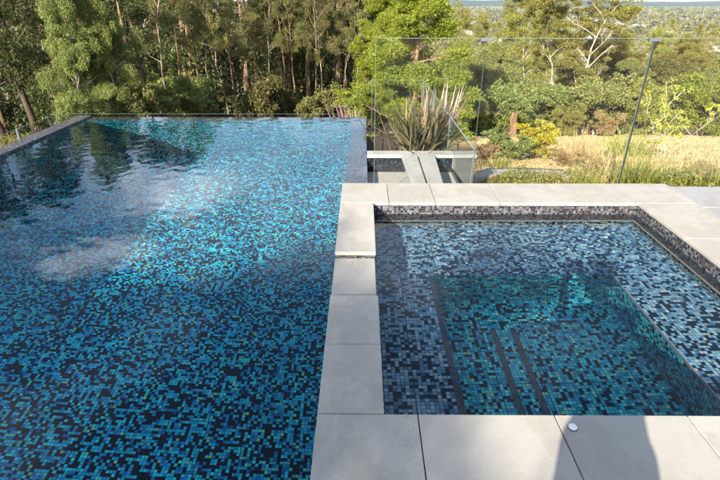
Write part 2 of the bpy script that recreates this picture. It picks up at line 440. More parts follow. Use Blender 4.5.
# ------------------------------------------------------------------ spa
spa = empty('spa_pool', (1.3, 2.9, -0.9))
tag(spa, 'square spa pool with stone coping and pale blue mosaic bench', 'spa')
def smb(mb, name, mat, **kw): return pmb(mb, name, mat, spa, **kw)
BZ, WF = -0.42, -0.88
BX0, BX1, BY1 = 0.562, 1.975, 3.28
b = MB()
b.quad((BX0, SY0, WF), (BX1, SY0, WF), (BX1, BY1, WF), (BX0, BY1, WF)); smb(b, 'spa_floor', M['spa_tile'])
b = MB()
b.quad((SX0, SY0, BZ), (BX0, SY0, BZ), (BX0, SY1, BZ), (SX0, SY1, BZ))
b.quad((BX1, SY0, BZ), (SX1, SY0, BZ), (SX1, SY1, BZ), (BX1, SY1, BZ))
b.quad((BX0, BY1, BZ), (BX1, BY1, BZ), (BX1, SY1, BZ), (BX0, SY1, BZ))
smb(b, 'bench', M['bench_tile'])
b = MB()
b.quad((BX0, SY0, WF), (BX0, BY1, WF), (BX0, BY1, BZ), (BX0, SY0, BZ)); b.quad((BX0, BY1, WF), (BX1, BY1, WF), (BX1, BY1, BZ), (BX0, BY1, BZ))
b.quad((BX1, BY1, WF), (BX1, SY0, WF), (BX1, SY0, BZ), (BX1, BY1, BZ)); smb(b, 'bench_riser', M['spa_tile'])
z = BZ+0.003     # edge tiles along the bench
b = MB(); b.box(BX0-0.038, BX0+0.003, SY0, BY1, BZ-0.05, z); smb(b, 'bench_edge', M['dark_tile'])
b = MB(); b.box(BX1-0.002, BX1+0.005, SY0, BY1+0.01, BZ-0.03, z); smb(b, 'bench_highlight', M['trim_highlight'])  # right trim edge: its sunlit highlight is painted in as a pale strip
for xs_ in (0.985, 1.135):
    b = MB(); b.box(xs_-0.022, xs_+0.022, SY0, 2.93, WF, WF+0.012, skip='b'); smb(b, 'floor_drain', M['dark_tile'])
b = MB()
zt = -0.032
b.quad((SX1, SY1, BZ), (SX1, SY0, BZ), (SX1, SY0, -0.27), (SX1, SY1, -0.27))
b.quad((SX0, SY1, BZ), (SX1, SY1, BZ), (SX1, SY1, -0.27), (SX0, SY1, -0.27))
b.quad((SX0, SY0, BZ), (SX0, SY1, BZ), (SX0, SY1, -0.27), (SX0, SY0, -0.27))
b.quad((SX1, SY0, WF), (SX0, SY0, WF), (SX0, SY0, -0.27), (SX1, SY0, -0.27))
smb(b, 'spa_wall', M['bench_tile'])
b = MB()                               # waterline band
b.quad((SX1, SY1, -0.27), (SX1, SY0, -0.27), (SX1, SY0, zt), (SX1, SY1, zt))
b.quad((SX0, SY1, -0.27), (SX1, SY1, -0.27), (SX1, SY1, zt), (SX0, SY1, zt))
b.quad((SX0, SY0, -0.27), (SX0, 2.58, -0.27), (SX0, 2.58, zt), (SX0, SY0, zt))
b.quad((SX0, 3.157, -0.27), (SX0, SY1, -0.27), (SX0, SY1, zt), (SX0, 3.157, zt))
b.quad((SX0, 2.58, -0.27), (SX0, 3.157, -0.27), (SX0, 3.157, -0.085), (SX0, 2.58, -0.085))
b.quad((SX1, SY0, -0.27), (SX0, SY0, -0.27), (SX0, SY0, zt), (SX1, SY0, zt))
smb(b, 'waterline_band', M['band_sheen_tile'])
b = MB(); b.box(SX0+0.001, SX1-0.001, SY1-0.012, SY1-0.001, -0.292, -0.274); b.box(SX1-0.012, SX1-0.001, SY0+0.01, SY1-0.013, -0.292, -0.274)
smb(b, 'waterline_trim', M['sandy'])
# core of the wall between spa and pool, with the notch of the spillway
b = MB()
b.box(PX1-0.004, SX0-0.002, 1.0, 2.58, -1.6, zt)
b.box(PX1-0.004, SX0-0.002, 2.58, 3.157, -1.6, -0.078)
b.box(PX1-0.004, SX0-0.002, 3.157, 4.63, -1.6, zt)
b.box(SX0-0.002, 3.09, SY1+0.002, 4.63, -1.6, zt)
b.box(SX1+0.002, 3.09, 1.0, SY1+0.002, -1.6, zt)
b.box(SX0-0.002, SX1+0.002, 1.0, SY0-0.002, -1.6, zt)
smb(b, 'spa_surround', M['band_sheen_tile'])
J = 0.0025
def slab(x0, x1, y0, y1, z1=0.0, th=0.03, bev=0.004):
    b = MB(); b.box(x0+J, x1-J, y0+J, y1-J, z1-th, z1)
    return smb(b, 'coping_slab', M['stone'], bevel=bev)
XL, XI = -0.207, 0.104
# far row
for x0, x1 in ((XL, 0.247), (0.247, 0.68), (0.68, 1.28), (1.28, 1.88), (1.88, 2.48)): slab(x0, x1, 4.125, 4.655)
# left column
slab(XL, XI, 3.155, 4.125); slab(XL, XI-0.008, 2.58, 3.151, -0.046); slab(XL, XI, 2.094, 2.58); slab(XL, XI, 1.6, 2.094)
# right column
slab(2.48, 3.09, 4.125, 4.655); slab(2.55, 3.09, 3.4, 4.125); slab(2.55, 3.09, 2.8, 3.4); slab(2.55, 3.09, 2.2, 2.8); slab(2.55, 3.09, 1.6, 2.2)
# front row
for x0, x1 in ((XL, 0.255), (0.255, 0.877), (0.877, 1.481), (1.481, 2.08), (2.08, 2.68), (2.68, 3.09)): slab(x0, x1, 1.06, 1.6)
# small white air button set in the front coping
bt = empty('spa_button', (0.931, 1.523, 0.0)); tag(bt, 'small round white button on the shaded front coping slab', 'button')
b = MB(); b.lathe([(0.021, 0.0), (0.021, 0.004), (0.0195, 0.006)], 28); b.build('button_ring', M['grey_plastic'], bt)
b = MB(); b.lathe([(0.0185, 0.004), (0.0185, 0.009), (0.016, 0.011), (0.006, 0.0118)], 28); b.build('button_cap', M['white'], bt, smooth=False)

# ------------------------------------------------------------------ paving beside the spa and under the photographer
b = MB(); b.box(3.093, 9.0, 1.02, 4.62, -0.3, -0.045); b.box(PX1-0.004, 9.0, -6.0, 1.0, -1.6, -0.045); b.box(-9, PX1-0.004, -6.0, PY0, -1.6, -0.045)
b.build('paving_base', M['grout']); tag(bpy.data.objects['paving_base'], kind='structure')
b = MB()
x = 3.10
while x < 8.9:
    y = 1.06
    while y < 4.5:
        b.box(x+0.003, x+0.597, y+0.003, min(y+0.597, 4.6), -0.045, -0.012); y += 0.6
    x += 0.6
x = XL
while x < 8.9:
    y = 1.05
    while y > -5.6:
        b.box(x+0.003, x+0.597, y-0.597, y-0.003, -0.045, -0.002); y -= 0.6
    x += 0.6
o = b.build('pavement', M['deck'], bevel=0.003); tag(o, kind='structure')

# ------------------------------------------------------------------ catch basin and walls beside the overflow edge
bs = empty('catch_basin', (0.6, 5.4, -0.6)); tag(bs, 'dark mosaic overflow basin between the pool rim and the low concrete wall', 'basin')
b = MB()
b.quad((RX1+0.003, 5.80, -0.9), (1.12, 5.80, -0.9), (1.12, 5.80, -0.09), (RX1+0.003, 5.80, -0.09))
b.quad((1.12, 5.80, -0.9), (1.12, 4.66, -0.9), (1.12, 4.66, -0.22), (1.12, 5.80, -0.22))
b.quad((RX1+0.003, 4.658, -0.9), (1.12, 4.658, -0.9), (1.12, 4.658, -0.05), (RX1+0.003, 4.658, -0.05))
b.quad((RX1+0.003, 4.658, -0.75), (1.12, 4.658, -0.75), (1.12, 5.8, -0.75), (RX1+0.003, 5.8, -0.75))
pmb(b, 'basin_wall', M['dark_tile'], bs)
b = MB(); b.quad((RX1+0.006, 4.662, -0.27), (1.117, 4.662, -0.27), (1.117, 5.797, -0.27), (RX1+0.006, 5.797, -0.27)); pmb(b, 'basin_reflection', M['concrete'], bs)  # pale sheet in place of water, the sky reflection put into its colour
cw = empty('low_wall', (0.7, 5.87, -0.9)); tag(cw, 'low wall with a pale concrete cap crossing behind the two beams', 'wall')
b = MB(); b.box(RX1+0.003, 1.40, 5.803, 5.94, -1.5, -0.085); pmb(b, 'wall_body', M['render_wall'], cw)
b = MB(); b.box(RX1+0.003, 1.42, 5.78, 5.97, -0.085, -0.045); pmb(b, 'wall_cap', M['concrete'], cw, bevel=0.005)
for (x0, x1, x2, x3, lab) in ((0.520, 0.666, 0.487, 0.672, 'pale concrete beam bridging the basin, next to the pool rim'),
                              (0.688, 0.842, 0.694, 0.892, 'greyer concrete beam bridging the basin, next to the garden side')):
    b = MB(); b.prism([(x0, 4.66, -0.10), (x1, 4.66, -0.10), (x3, 5.775, -0.10), (x2, 5.775, -0.10)], (0, 0, 0.06))
    o = b.build('concrete_beam', M['concrete'], bevel=0.004); tag(o, lab, 'beam')

# ------------------------------------------------------------------ glass fences
def panel(name, pts, off, parent, skip=(), er=0.0022):
    """glass sheet: polygon in a vertical plane with a thickness"""
    n = len(pts); o = Vector(off)
    vs = [Vector(p) for p in pts] + [Vector(p)+o for p in pts]
    me = bpy.data.meshes.new(name)
    mb = MB(); mb.add(vs, [tuple(range(n))[::-1], tuple(range(n, 2*n))]); mb.add(vs, [(i, (i+1) % n, n+(i+1) % n, n+i) for i in range(n)], 1)
    for i in range(n):              # polished arris along every edge
        a_, b_ = Vector(pts[i])+o*0.5, Vector(pts[(i+1) % n])+o*0.5
        if abs(a_.z-b_.z) < 1e-6 and a_.z < -0.2 and a_.z < min(p[2] for p in pts)+1e-6: continue
        if i in skip: continue
        mb.tube([a_, b_], [er, er], 6, 1)
    me.from_pydata(mb.v, [], mb.f)
    me.materials.append(M['glass']); me.materials.append(M['glass_edge'])
    me.polygons.foreach_set('material_index', mb.m); me.update()
    ob = link(name, me, None, parent); ob.location = -Vector(parent.location)
    return ob
GY = 4.74
nf = empty('glass_fence', (2.5, GY, -0.3)); tag(nf, 'tall frameless glass fence along the far spa coping with joint clamps on top', 'fence')
zt_ = 1.365; J1, J2, J3 = 1.13, 2.665, 4.2
for (x0, x1) in ((0.12, J1-0.0015), (J1+0.0015, J2-0.007), (J2+0.007, J3-0.006), (J3+0.006, 5.7)):
    panel('glass_panel', [(x0, GY, -0.28), (x1, GY, -0.28), (x1, GY, zt_), (x0, GY, zt_)], (0, 0.012, 0), nf, (1, 3) if x0 > 1 and x0 < 2 else (1,))
for x in (J1, J2, J3):
    b = MB(); b.box(x-0.055, x+0.055, GY-0.012, GY+0.024, zt_-0.026, zt_+0.004); pmb(b, 'joint_clamp', M['clamp'], nf, bevel=0.003)
b = MB(); b.box(J2-0.0065, J2+0.0065, GY-0.004, GY+0.016, -0.27, zt_-0.03); pmb(b, 'joint_seal', M['gasket'], nf)
for x in (2.28, 2.62, 0.5, 0.9, 1.6, 3.2, 3.9):
    b = MB(); b.box(x-0.03, x+0.03, GY-0.03, GY+0.042, -0.40, -0.06); pmb(b, 'spigot', M['clamp'], nf, bevel=0.006)
FX, FY = 1.13, 9.34
sf = empty('glass_fence', (FX, 7, -0.9)); tag(sf, 'low glass fence running from the tall fence away past the flax', 'fence')
for (y0, y1) in ((4.77, 6.28), (6.30, 7.80), (7.82, FY-0.02)):
    panel('glass_panel', [(FX, y0, -0.9), (FX, y1, -0.9), (FX, y1, 0.317), (FX, y0, 0.317)], (0.012, 0, 0), sf)
ff = empty('glass_fence', (-2.5, FY, -1.6)); tag(ff, 'glass fence beyond the infinity edge with a raked panel stepping up behind the flax', 'fence')
panel('glass_panel', [(0.18, FY, -1.2), (FX, FY, -1.2), (FX, FY, 0.317), (0.18, FY, 0.317)], (0, 0.012, 0), ff)
panel('raked_panel', [(-0.475, FY, -1.6), (0.165, FY, -1.4), (0.165, FY, 0.317), (-0.475, FY, -0.31)], (0, 0.012, 0), ff)
xp = -0.49
while xp > -5.8:
    x2 = max(xp-1.3, -5.88)
    panel('glass_panel', [(x2+0.012, FY, -1.6), (xp, FY, -1.6), (xp, FY, -0.31), (x2+0.012, FY, -0.31)], (0, 0.012, 0), ff, (1, 3), 0.0012)
    xp = x2-0.001
lf = empty('glass_fence', (-5.9, 6, -1.6)); tag(lf, 'low glass fence with slim posts outside the pool rim, beside the dark forest', 'fence')
yp = FY-0.03
while yp > 1.0:
    panel('glass_panel', [(-5.9, yp-1.15, -1.6), (-5.9, yp-0.02, -1.6), (-5.9, yp-0.02, -0.31), (-5.9, yp-1.15, -0.31)], (-0.012, 0, 0), lf)
    b = MB(); b.box(-5.925, -5.885, yp-1.185, yp-1.155, -1.6, -0.30); pmb(b, 'post', M['clamp'], lf)
    yp -= 1.19

# ------------------------------------------------------------------ vegetation builders
def unit(a): return a/np.maximum(1e-9, np.linalg.norm(a, axis=-1, keepdims=True))
def leaf_quads(c, d, L, W, rng):
    """rhombic leaves: centre, direction, length and width arrays"""
    n = len(c)
    s = unit(np.cross(d, rng.normal(size=(n, 3))))
    nn = np.cross(d, s)
    L = np.broadcast_to(np.asarray(L, float).reshape(-1, 1), (n, 1)); W = np.broadcast_to(np.asarray(W, float).reshape(-1, 1), (n, 1))
    v = np.stack([c - d*L*0.5, c + s*W*0.5 - d*L*0.08 + nn*W*0.12, c + d*L*0.5, c - s*W*0.5 - d*L*0.08 + nn*W*0.12], 1).reshape(-1, 3)
    return v, np.arange(4*n).reshape(n, 4)
def clump_leaves(clumps, per, L, W, droop, flat, rng, out=0.5, hollow=0.55):
    cs, ds = [], []
    for (c, r) in clumps:
        n = max(6, int(per*(0.6+0.8*rng.random())))
        u = unit(rng.normal(size=(n, 3))); q = r*(hollow+(1-hollow)*rng.random((n, 1)))*rng.random((n, 1))**0.28
        cs.append(np.asarray(c)[None, :] + u*q*np.array([1, 1, flat]))
        ds.append(unit(u*out + rng.normal(size=(n, 3))*0.5 + np.array([0, 0, -droop])))
    c = np.concatenate(cs); d = np.concatenate(ds); n = len(c)
    return leaf_quads(c, d, L*(0.6+0.8*rng.random(n)), W*(0.7+0.6*rng.random(n)), rng)

def grow(P, seed):
    rng = np.random.default_rng(seed); mb = MB(); clumps = []
    H = P['H']
    for s in range(P.get('stems', 1)):
        az0 = rng.random()*6.283; lean = P.get('lean', 0.06)*(1+1.0*(P.get('stems', 1) > 1))
        m = 9; pts = []; off = np.array([math.cos(az0), math.sin(az0), 0])
        base = off*P.get('spread', 0.0)
        wob = rng.normal(size=(m, 2))*P.get('wob', 0.012)*H
        hh = H*(1 if s == 0 else rng.uniform(0.7, 1.0))
        for i in range(m):
            t = i/(m-1)
            pts.append(base + off*lean*hh*t**1.3 + np.array([wob[i, 0]*t**0.5*(i > 0), wob[i, 1]*t**0.5*(i > 0), hh*t - (0.3 if i == 0 else 0)]))
        pts = np.array(pts); r0 = P['r']*(1 if s == 0 else 0.75)
        rr = [r0*(1.25 if i == 0 else 1)*(1-0.86*(i/(m-1))**0.9) for i in range(m)]
        mb.tube(pts, rr, 8)
        nl = P['limbs']; ga = rng.random()*6.28
        for k in range(nl):
            t = P['bare'] + (1-P['bare'])*((k+rng.random())/nl)
            f = t*(m-1); i = min(int(f), m-2); p0 = pts[i]*(1-(f-i)) + pts[i+1]*(f-i)
            ga += 2.4 + rng.normal()*0.4
            el = P['el'][0] + (P['el'][1]-P['el'][0])*t + rng.normal()*0.15
            ln = P['limb']*H*P['shape']((t-P['bare'])/(1-P['bare']))*rng.uniform(0.7, 1.2)
            if ln < 0.12*P['cr']: ln = 0.12*P['cr']
            d = np.array([math.cos(ga)*math.cos(el), math.sin(ga)*math.cos(el), math.sin(el)])
            lp = [p0]; ms = 5
            for q in range(ms):
                d = unit(d + rng.normal(size=3)*0.16 + np.array([0, 0, P.get('lift', 0.08)]))
                lp.append(lp[-1] + d*ln/ms)
            lr = [max(0.006, min(rr[i]*0.62, P['r']*0.5)*(1-0.85*q/ms)) for q in range(ms+1)]
            mb.tube(lp, lr, 5, cap=False)
            clumps.append((lp[-1], P['cr']*rng.uniform(0.7, 1.2)))
            for j in range(P['subs']):
                q = rng.uniform(0.35, 0.95)*ms; a = int(min(q, ms-1)); sp = lp[a]*(1-(q-a)) + lp[a+1]*(q-a)
                sd = unit(d + rng.normal(size=3)*0.75 + np.array([0, 0, P.get('slift', 0.1)])); sl = ln*rng.uniform(0.22, 0.5)
                e = sp + sd*sl
                mb.tube([sp, (sp+e)/2 + rng.normal(size=3)*0.06*sl, e], [lr[a]*0.5, lr[a]*0.33, 0.004], 4, cap=False)
                clumps.append((e, P['cr']*rng.uniform(0.55, 1.15)))
                if rng.random() < P.get('inner', 0.4): clumps.append(((sp+e)/2 + rng.normal(size=3)*0.15, P['cr']*rng.uniform(0.5, 0.9)))
        clumps.append((pts[-1], P['cr']))
    v, f = clump_leaves(clumps, P['per'], P['L'], P['W'], P['droop'], P.get('flat', 0.75), rng, P.get('out', 0.5))
    trunk = mb.mesh('trunk', [M[P['bark']]], True)
    crown = np_mesh('crown', v, f, False); crown.materials.append(M[P['leaf']])
    return trunk, crown

sh_gum = lambda u: 0.55+0.6*math.sin(math.pi*min(1, u*0.85+0.15))
sh_round = lambda u: max(0.25, math.sin(math.pi*(0.22+0.72*u)))
sh_cone = lambda u: 1.05-0.75*u
sh_flat = lambda u: 0.7+0.4*u
KIND = {
 'tall_gum': dict(H=12, r=0.10, limbs=15, bare=0.42, el=(0.1, 1.1), limb=0.17, shape=sh_gum, subs=4, cr=0.58, per=190, L=0.115, W=0.034, droop=0.7, bark='bark_brown', leaf='leaf_forest', lean=0.05, wob=0.014),
 'pale_gum': dict(H=12, r=0.075, limbs=14, bare=0.40, el=(0.1, 1.15), limb=0.17, shape=sh_gum, subs=4, cr=0.55, per=190, L=0.11, W=0.032, droop=0.7, bark='bark_grey', leaf='leaf_forest', lean=0.10, wob=0.018),
 'leafy_gum': dict(H=8, r=0.085, stems=2, spread=0.15, limbs=20, bare=0.10, el=(-0.1, 0.9), limb=0.23, shape=sh_round, subs=5, cr=0.50, per=420, L=0.095, W=0.030, droop=0.75, bark='bark_pale', leaf='leaf_bright', lean=0.08, inner=0.6),
 'dark_tree': dict(H=9, r=0.15, limbs=14, bare=0.2, el=(0.0, 0.9), limb=0.27, shape=sh_round, subs=5, cr=0.62, per=150, L=0.13, W=0.05, droop=0.4, bark='bark_dark', leaf='leaf_dark', lean=0.10, inner=0.5),
 'wattle': dict(H=8, r=0.13, limbs=40, bare=0.08, el=(-0.1, 0.75), limb=0.27, shape=sh_cone, subs=9, cr=0.55, per=280, L=0.14, W=0.026, droop=-0.1, flat=0.5, out=0.8, bark='bark_brown', leaf='leaf_wattle', lean=0.03, inner=0.6, lift=0.03),
 'spread_gum': dict(H=10, r=0.17, stems=2, spread=0.2, limbs=10, bare=0.36, el=(0.35, 0.85), limb=0.36, shape=sh_flat, subs=9, cr=0.75, per=210, L=0.16, W=0.05, droop=0.3, flat=0.5, bark='bark_pale', leaf='leaf_gold', lean=0.13, inner=0.3, lift=0.10),
 'round_gum': dict(H=7, r=0.13, stems=2, spread=0.15, limbs=12, bare=0.26, el=(0.1, 0.95), limb=0.36, shape=sh_round, subs=8, cr=0.80, per=210, L=0.16, W=0.055, droop=0.35, flat=0.6, bark='bark_pale', leaf='leaf_sage', lean=0.10, inner=0.4),
 'bush': dict(H=1.7, r=0.035, stems=5, spread=0.12, limbs=8, bare=0.1, el=(0.2, 0.9), limb=0.42, shape=sh_round, subs=3, cr=0.25, per=75, L=0.10, W=0.035, droop=0.0, bark='bark_brown', leaf='leaf_bright', lean=0.35, inner=0.5),
 'dark_bush': dict(H=2.2, r=0.035, stems=4, spread=0.12, limbs=9, bare=0.1, el=(0.2, 0.9), limb=0.38, shape=sh_round, subs=3, cr=0.32, per=85, L=0.13, W=0.05, droop=0.2, bark='bark_dark', leaf='leaf_dark', lean=0.25, inner=0.5),
 'yellow_shrub': dict(H=0.62, r=0.012, stems=6, spread=0.06, limbs=7, bare=0.2, el=(0.3, 1.1), limb=0.42, shape=sh_round, subs=2, cr=0.10, per=42, L=0.055, W=0.022, droop=-0.2, bark='bark_brown', leaf='leaf_yellow', lean=0.35),
 'rust_shrub': dict(H=0.5, r=0.010, stems=6, spread=0.06, limbs=7, bare=0.1, el=(0.2, 1.1), limb=0.5, shape=sh_round, subs=2, cr=0.10, per=36, L=0.05, W=0.014, droop=-0.3, bark='bark_brown', leaf='leaf_rust', lean=0.4),
 'sapling': dict(H=1.35, r=0.010, stems=4, spread=0.04, limbs=6, bare=0.25, el=(0.4, 1.0), limb=0.34, shape=sh_flat, subs=2, cr=0.10, per=11, L=0.075, W=0.034, droop=0.1, bark='bark_pale', leaf='leaf_lime', lean=0.35, wob=0.03),
}
PROTO = {}
def proto(kind, v, **kw):
    key = (kind, v)+tuple(sorted(kw.items()))
    if key not in PROTO:
        P = dict(KIND[kind]); P.update(kw)
        PROTO[key] = (grow(P, 100*(abs(hash(kind)) % 1 + sum(map(ord, kind)) % 97)+v), P['H'])
    return PROTO[key]
RS = random.Random(5)
def plant(name, kind, v, x, y, H, label, cat, group=None, wide=1.0, rz=None, z=None, tilt=None, **kw):
    (tr, cr), h0 = proto(kind, v, **kw)
    o = empty(name, (x, y, gz(x, y) if z is None else z), RS.random()*6.28 if rz is None else rz)
    if tilt: o.rotation_euler = (tilt[0], tilt[1], o.rotation_euler[2])
    s = H/h0; o.scale = (s*wide, s*wide, s)
    tag(o, label, cat, group)
    small = name.endswith('shrub') or name == 'bush'
    link('stems' if small else 'trunk', tr, None, o); link('foliage' if small else 'crown', cr, None, o)
    return o
def px2x(px, Y, py=60):
    v = py-240; c, s = math.cos(math.atan(243/480)), math.sin(math.atan(243/480))
    return (px-360)/(480*c - v*s)*Y - 0.0056*Y

G1 = 'trees of the dark forest behind the pool'
FOREST = [  # px, distance, kind, variant, height, extra width, name, label
 (-25, 13, 'dark_tree', 0, 10.0, 1.0, 'tree', 'dark broad tree beyond the near corner of the side glass fence'),
 (12, 16.5, 'dark_tree', 1, 10.5, 1.0, 'tree', 'dark heavy limbed tree between the side fence and the bright leafy gum'),
 (60, 13.2, 'leafy_gum', 0, 6.4, 0.80, 'gum_tree', 'brightly lit leafy gum with drooping foliage down to the pool corner'),
 (105, 14.2, 'leafy_gum', 1, 6.8, 0.66, 'gum_tree', 'light green leafy gum with slim pale trunk, just right of the pool corner'),
 (138, 19, 'dark_tree', 2, 8.2, 0.9, 'tree', 'dark tree in the gap beside the light green gum'),
 (156, 17, 'pale_gum', 0, 7.6, 0.9, 'gum_tree', 'forked thin gum with pale bare limbs in front of dark shade'),
 (176, 21, 'tall_gum', 0, 9.2, 0.9, 'gum_tree', 'brownish gum with sparse olive foliage left of the pale clump gum'),
 (196, 16, 'tall_gum', 1, 7.4, 0.8, 'gum_tree', 'slender gum with rusty trunk and thin crown near the middle of the far pool edge'),
 (222, 20, 'pale_gum', 1, 8.6, 1.0, 'gum_tree', 'gum with rounded grey green clumps high above the pool edge'),
 (241, 16.5, 'pale_gum', 2, 7.6, 0.85, 'gum_tree', 'gum with pale straight trunk and sage clumps, beside the orange barked gum'),
 (256, 18, 'tall_gum', 2, 8.0, 0.85, 'gum_tree', 'gum with short orange lit trunk showing under its crown'),
 (276, 22, 'dark_tree', 3, 8.4, 0.9, 'tree', 'dark green tree filling the space left of the tallest straight trunk'),
 (293, 15.5, 'tall_gum', 3, 8.4, 0.8, 'gum_tree', 'tallest orange trunk rising from the far pool edge'),
 (305, 18, 'tall_gum', 0, 8.4, 0.8, 'gum_tree', 'straight brown gum close behind the tallest orange trunk'),
 (322, 17, 'pale_gum', 0, 7.4, 0.85, 'gum_tree', 'pale thin trunked gum between the straight brown gum and the leaning pale gum'),
 (334, 20, 'pale_gum', 3, 8.4, 0.9, 'gum_tree', 'gum with several pale bare stems, second from the bright wattle'),
 (349, 16.5, 'pale_gum', 1, 7.4, 0.85, 'gum_tree', 'leaning pale gum next to the bright green wattle'),
 (366, 21, 'dark_tree', 0, 7.8, 0.85, 'tree', 'dark tree standing behind the left side of the wattle'),
 (-70, 17, 'dark_tree', 3, 11.0, 1.0, 'tree', 'dark tall tree behind the side glass fence, mostly outside the view'),
 (90, 21, 'tall_gum', 1, 10.0, 1.0, 'gum_tree', 'tall gum rising behind the brightly lit leafy gum'),
 (204, 15.2, 'pale_gum', 3, 9, 0.8, 'gum_tree', 'slim grey gum with low clumps just right of the slender rusty gum'),
 (230, 14.6, 'tall_gum', 2, 9, 0.75, 'gum_tree', 'slim brown gum leaning before the rounded grey green clumps'),
 (266, 15.4, 'pale_gum', 0, 9, 0.8, 'gum_tree', 'slim grey gum between the orange lit trunk and the tallest orange trunk'),
 (283, 17.5, 'tall_gum', 1, 9, 0.8, 'gum_tree', 'thin brown gum immediately left of the tallest orange trunk'),
 (314, 14.8, 'pale_gum', 2, 9, 0.8, 'gum_tree', 'slim pale gum rising right of the two straight orange trunks'),
 (343, 18.5, 'tall_gum', 3, 9, 0.8, 'gum_tree', 'brown gum behind the leaning pale gum'),
 (358, 14.6, 'pale_gum', 3, 9, 0.8, 'gum_tree', 'slim pale gum above the pool corner next to the raked glass panel'),
 (40, 22, 'pale_gum', 2, 11.0, 1.0, 'gum_tree', 'tall pale gum at the back of the forest, behind the dark heavy limbed tree'),
]
for (px, Y, k, v, H, wd, nm, lab) in FOREST:
    # heights follow how far the crowns reach in the pool's reflection
    Y *= float(np.interp(px, [165, 200], [1.0, 1.7]))
    ev = math.tan(rad(float(np.interp(px, [-60, 0, 60, 100, 150, 188, 204, 400], [26, 25, 19, 19, 18.5, 16.5, 12.6, 12.0]))))
    H = (-1.94 + ev*Y - gz(px2x(px, Y), Y))*0.93
    plant(nm, k, v, px2x(px, Y), Y, H, lab, 'tree', G1, wd, **(dict(leaf='leaf_sage') if px in (222, 241, 334) else {}))
UNDER = [(150, 12.6, 1.9, 'low dark bush at the far pool edge under the forked gum'), (186, 12.2, 2.1, 'dark green bush at the far pool edge under the slender gum'),
 (210, 13.5, 1.7, 'small dark bush at the far pool edge left of the wide dark bush'), (252, 12.8, 2.5, 'wide dark bush beneath the orange lit gum trunk'),
 (280, 13.6, 1.8, 'dark bush directly left of the tallest orange trunk'), (318, 12.6, 1.9, 'dark bush right of the straight brown gum'),
 (338, 13.0, 1.7, 'dark bush under the leaning pale gum'), (125, 13, 1.9, 'dark bush right of the pool corner gum')]
for i, (px, Y, H, lab) in enumerate(UNDER):
    Y *= float(np.interp(px, [130, 190], [1.1, 1.5]))
    H = 1.7 - ((84 if px in (186, 252) else 98)+3)/580*Y - gz(px2x(px, Y), Y)
    plant('bush', 'dark_bush', i % 3, px2x(px, Y, 100), Y, H, lab, 'bush', 'bushes under the forest trees', 1.0, leaf='leaf_bright' if px in (186, 150) else 'leaf_forest')
# two leaning stems beyond the left glass fence
for (p0, p1, r, lab) in (((-6.75, 8.9, -2.2), (-7.3, 9.3, 0.2), 0.075, 'short orange leaning trunk just beyond the side glass fence'),
                         ((-8.6, 10.6, -2.4), (-9.7, 11.4, 1.6), 0.05, 'leaning brown trunk in the shade beyond the side glass fence')):
    P0, P1 = Vector(p0), Vector(p1); mb = MB()
    mb.tube([P0, P0.lerp(P1, 0.3)+Vector((0.03, 0, 0)), P0.lerp(P1, 0.65)-Vector((0.03, 0, 0)), P1], [r*1.2, r, r*0.9, r*0.7], 10)
    o = empty('dead_tree', P0); tag(o, lab, 'tree trunk'); t_ = mb.build('trunk', M['bark_brown'], o, True); t_.location = -P0
    mb = MB(); Q = P0.lerp(P1, 0.8); mb.tube([Q, Q+Vector((0.10, 0.05, 0.22)), Q+Vector((0.16, 0.05, 0.5))], [r*0.45, r*0.3, 0.01], 6)
    t_ = mb.build('limb', M['bark_brown'], o, True); t_.location = -P0

# bright wattle and the open woodland on the right
plant('wattle_tree', 'wattle', 0, px2x(418, 16.5), 16.5, 6.0, 'bright yellow green wattle with layered feathery branches behind the flax', 'tree', None, 1.15, rz=0.4)
plant('wattle_tree', 'wattle', 1, px2x(382, 18.5), 18.5, 5.9, 'smaller lime green wattle half hidden at the edge of the dark forest', 'tree', None, 0.72)
G2 = 'gums on the open slope'
RIGHT = [
 (470, 27, 'round_gum', 0, 42, 0.8, 'gum_tree', 'grey green gum right behind the wattle', dict()),
 (503, 27, 'round_gum', 1, 36, 0.72, 'gum_tree', 'round dense gum left of the white trunked gum', dict(leaf='leaf_sage')),
 (572, 31, 'spread_gum', 0, -9, 1.05, 'gum_tree', 'large spreading gum with white trunk and golden clumps reaching the skyline', dict()),
 (538, 33, 'spread_gum', 1, 4, 0.85, 'gum_tree', 'golden crowned gum close behind the white trunked gum on its left', dict()),
 (610, 34, 'round_gum', 2, 31, 0.95, 'gum_tree', 'olive gum between the white trunked gum and the fence joint', dict(leaf='leaf_olive')),
 (640, 29, 'round_gum', 3, 50, 0.9, 'gum_tree', 'rounded olive gum behind the dark fence joint', dict()),
 (684, 28, 'round_gum', 0, 47, 1.0, 'gum_tree', 'dense rounded gum with pale leaning trunk above the yellow sapling', dict(leaf='leaf_olive')),
 (728, 27, 'round_gum', 1, 46, 1.0, 'gum_tree', 'dense gum cut by the edge of the view beside the yellow sapling', dict()),
 (760, 33, 'spread_gum', 0, 42, 1.0, 'gum_tree', 'golden gum behind the dense gums, mostly outside the view', dict()),
 (660, 41, 'spread_gum', 1, 46, 0.9, 'gum_tree', 'golden topped gum behind the fence joint, in the second row', dict()),
 (708, 43, 'spread_gum', 0, 44, 0.9, 'gum_tree', 'golden topped gum in the second row above the dense rounded gum', dict()),
 (480, 42, 'spread_gum', 1, 26, 0.8, 'gum_tree', 'yellowish gum in the second row above the round dense gum', dict()),
 (452, 36, 'round_gum', 2, 36, 0.8, 'gum_tree', 'olive gum in the second row behind the wattle tip', dict(leaf='leaf_olive')),
 (516, 48, 'spread_gum', 0, 20, 0.9, 'gum_tree', 'golden gum in the second row left of the skyline gum', dict()),
 (632, 50, 'spread_gum', 1, 42, 0.9, 'gum_tree', 'small golden gum in the third row above the olive gum', dict()),
]
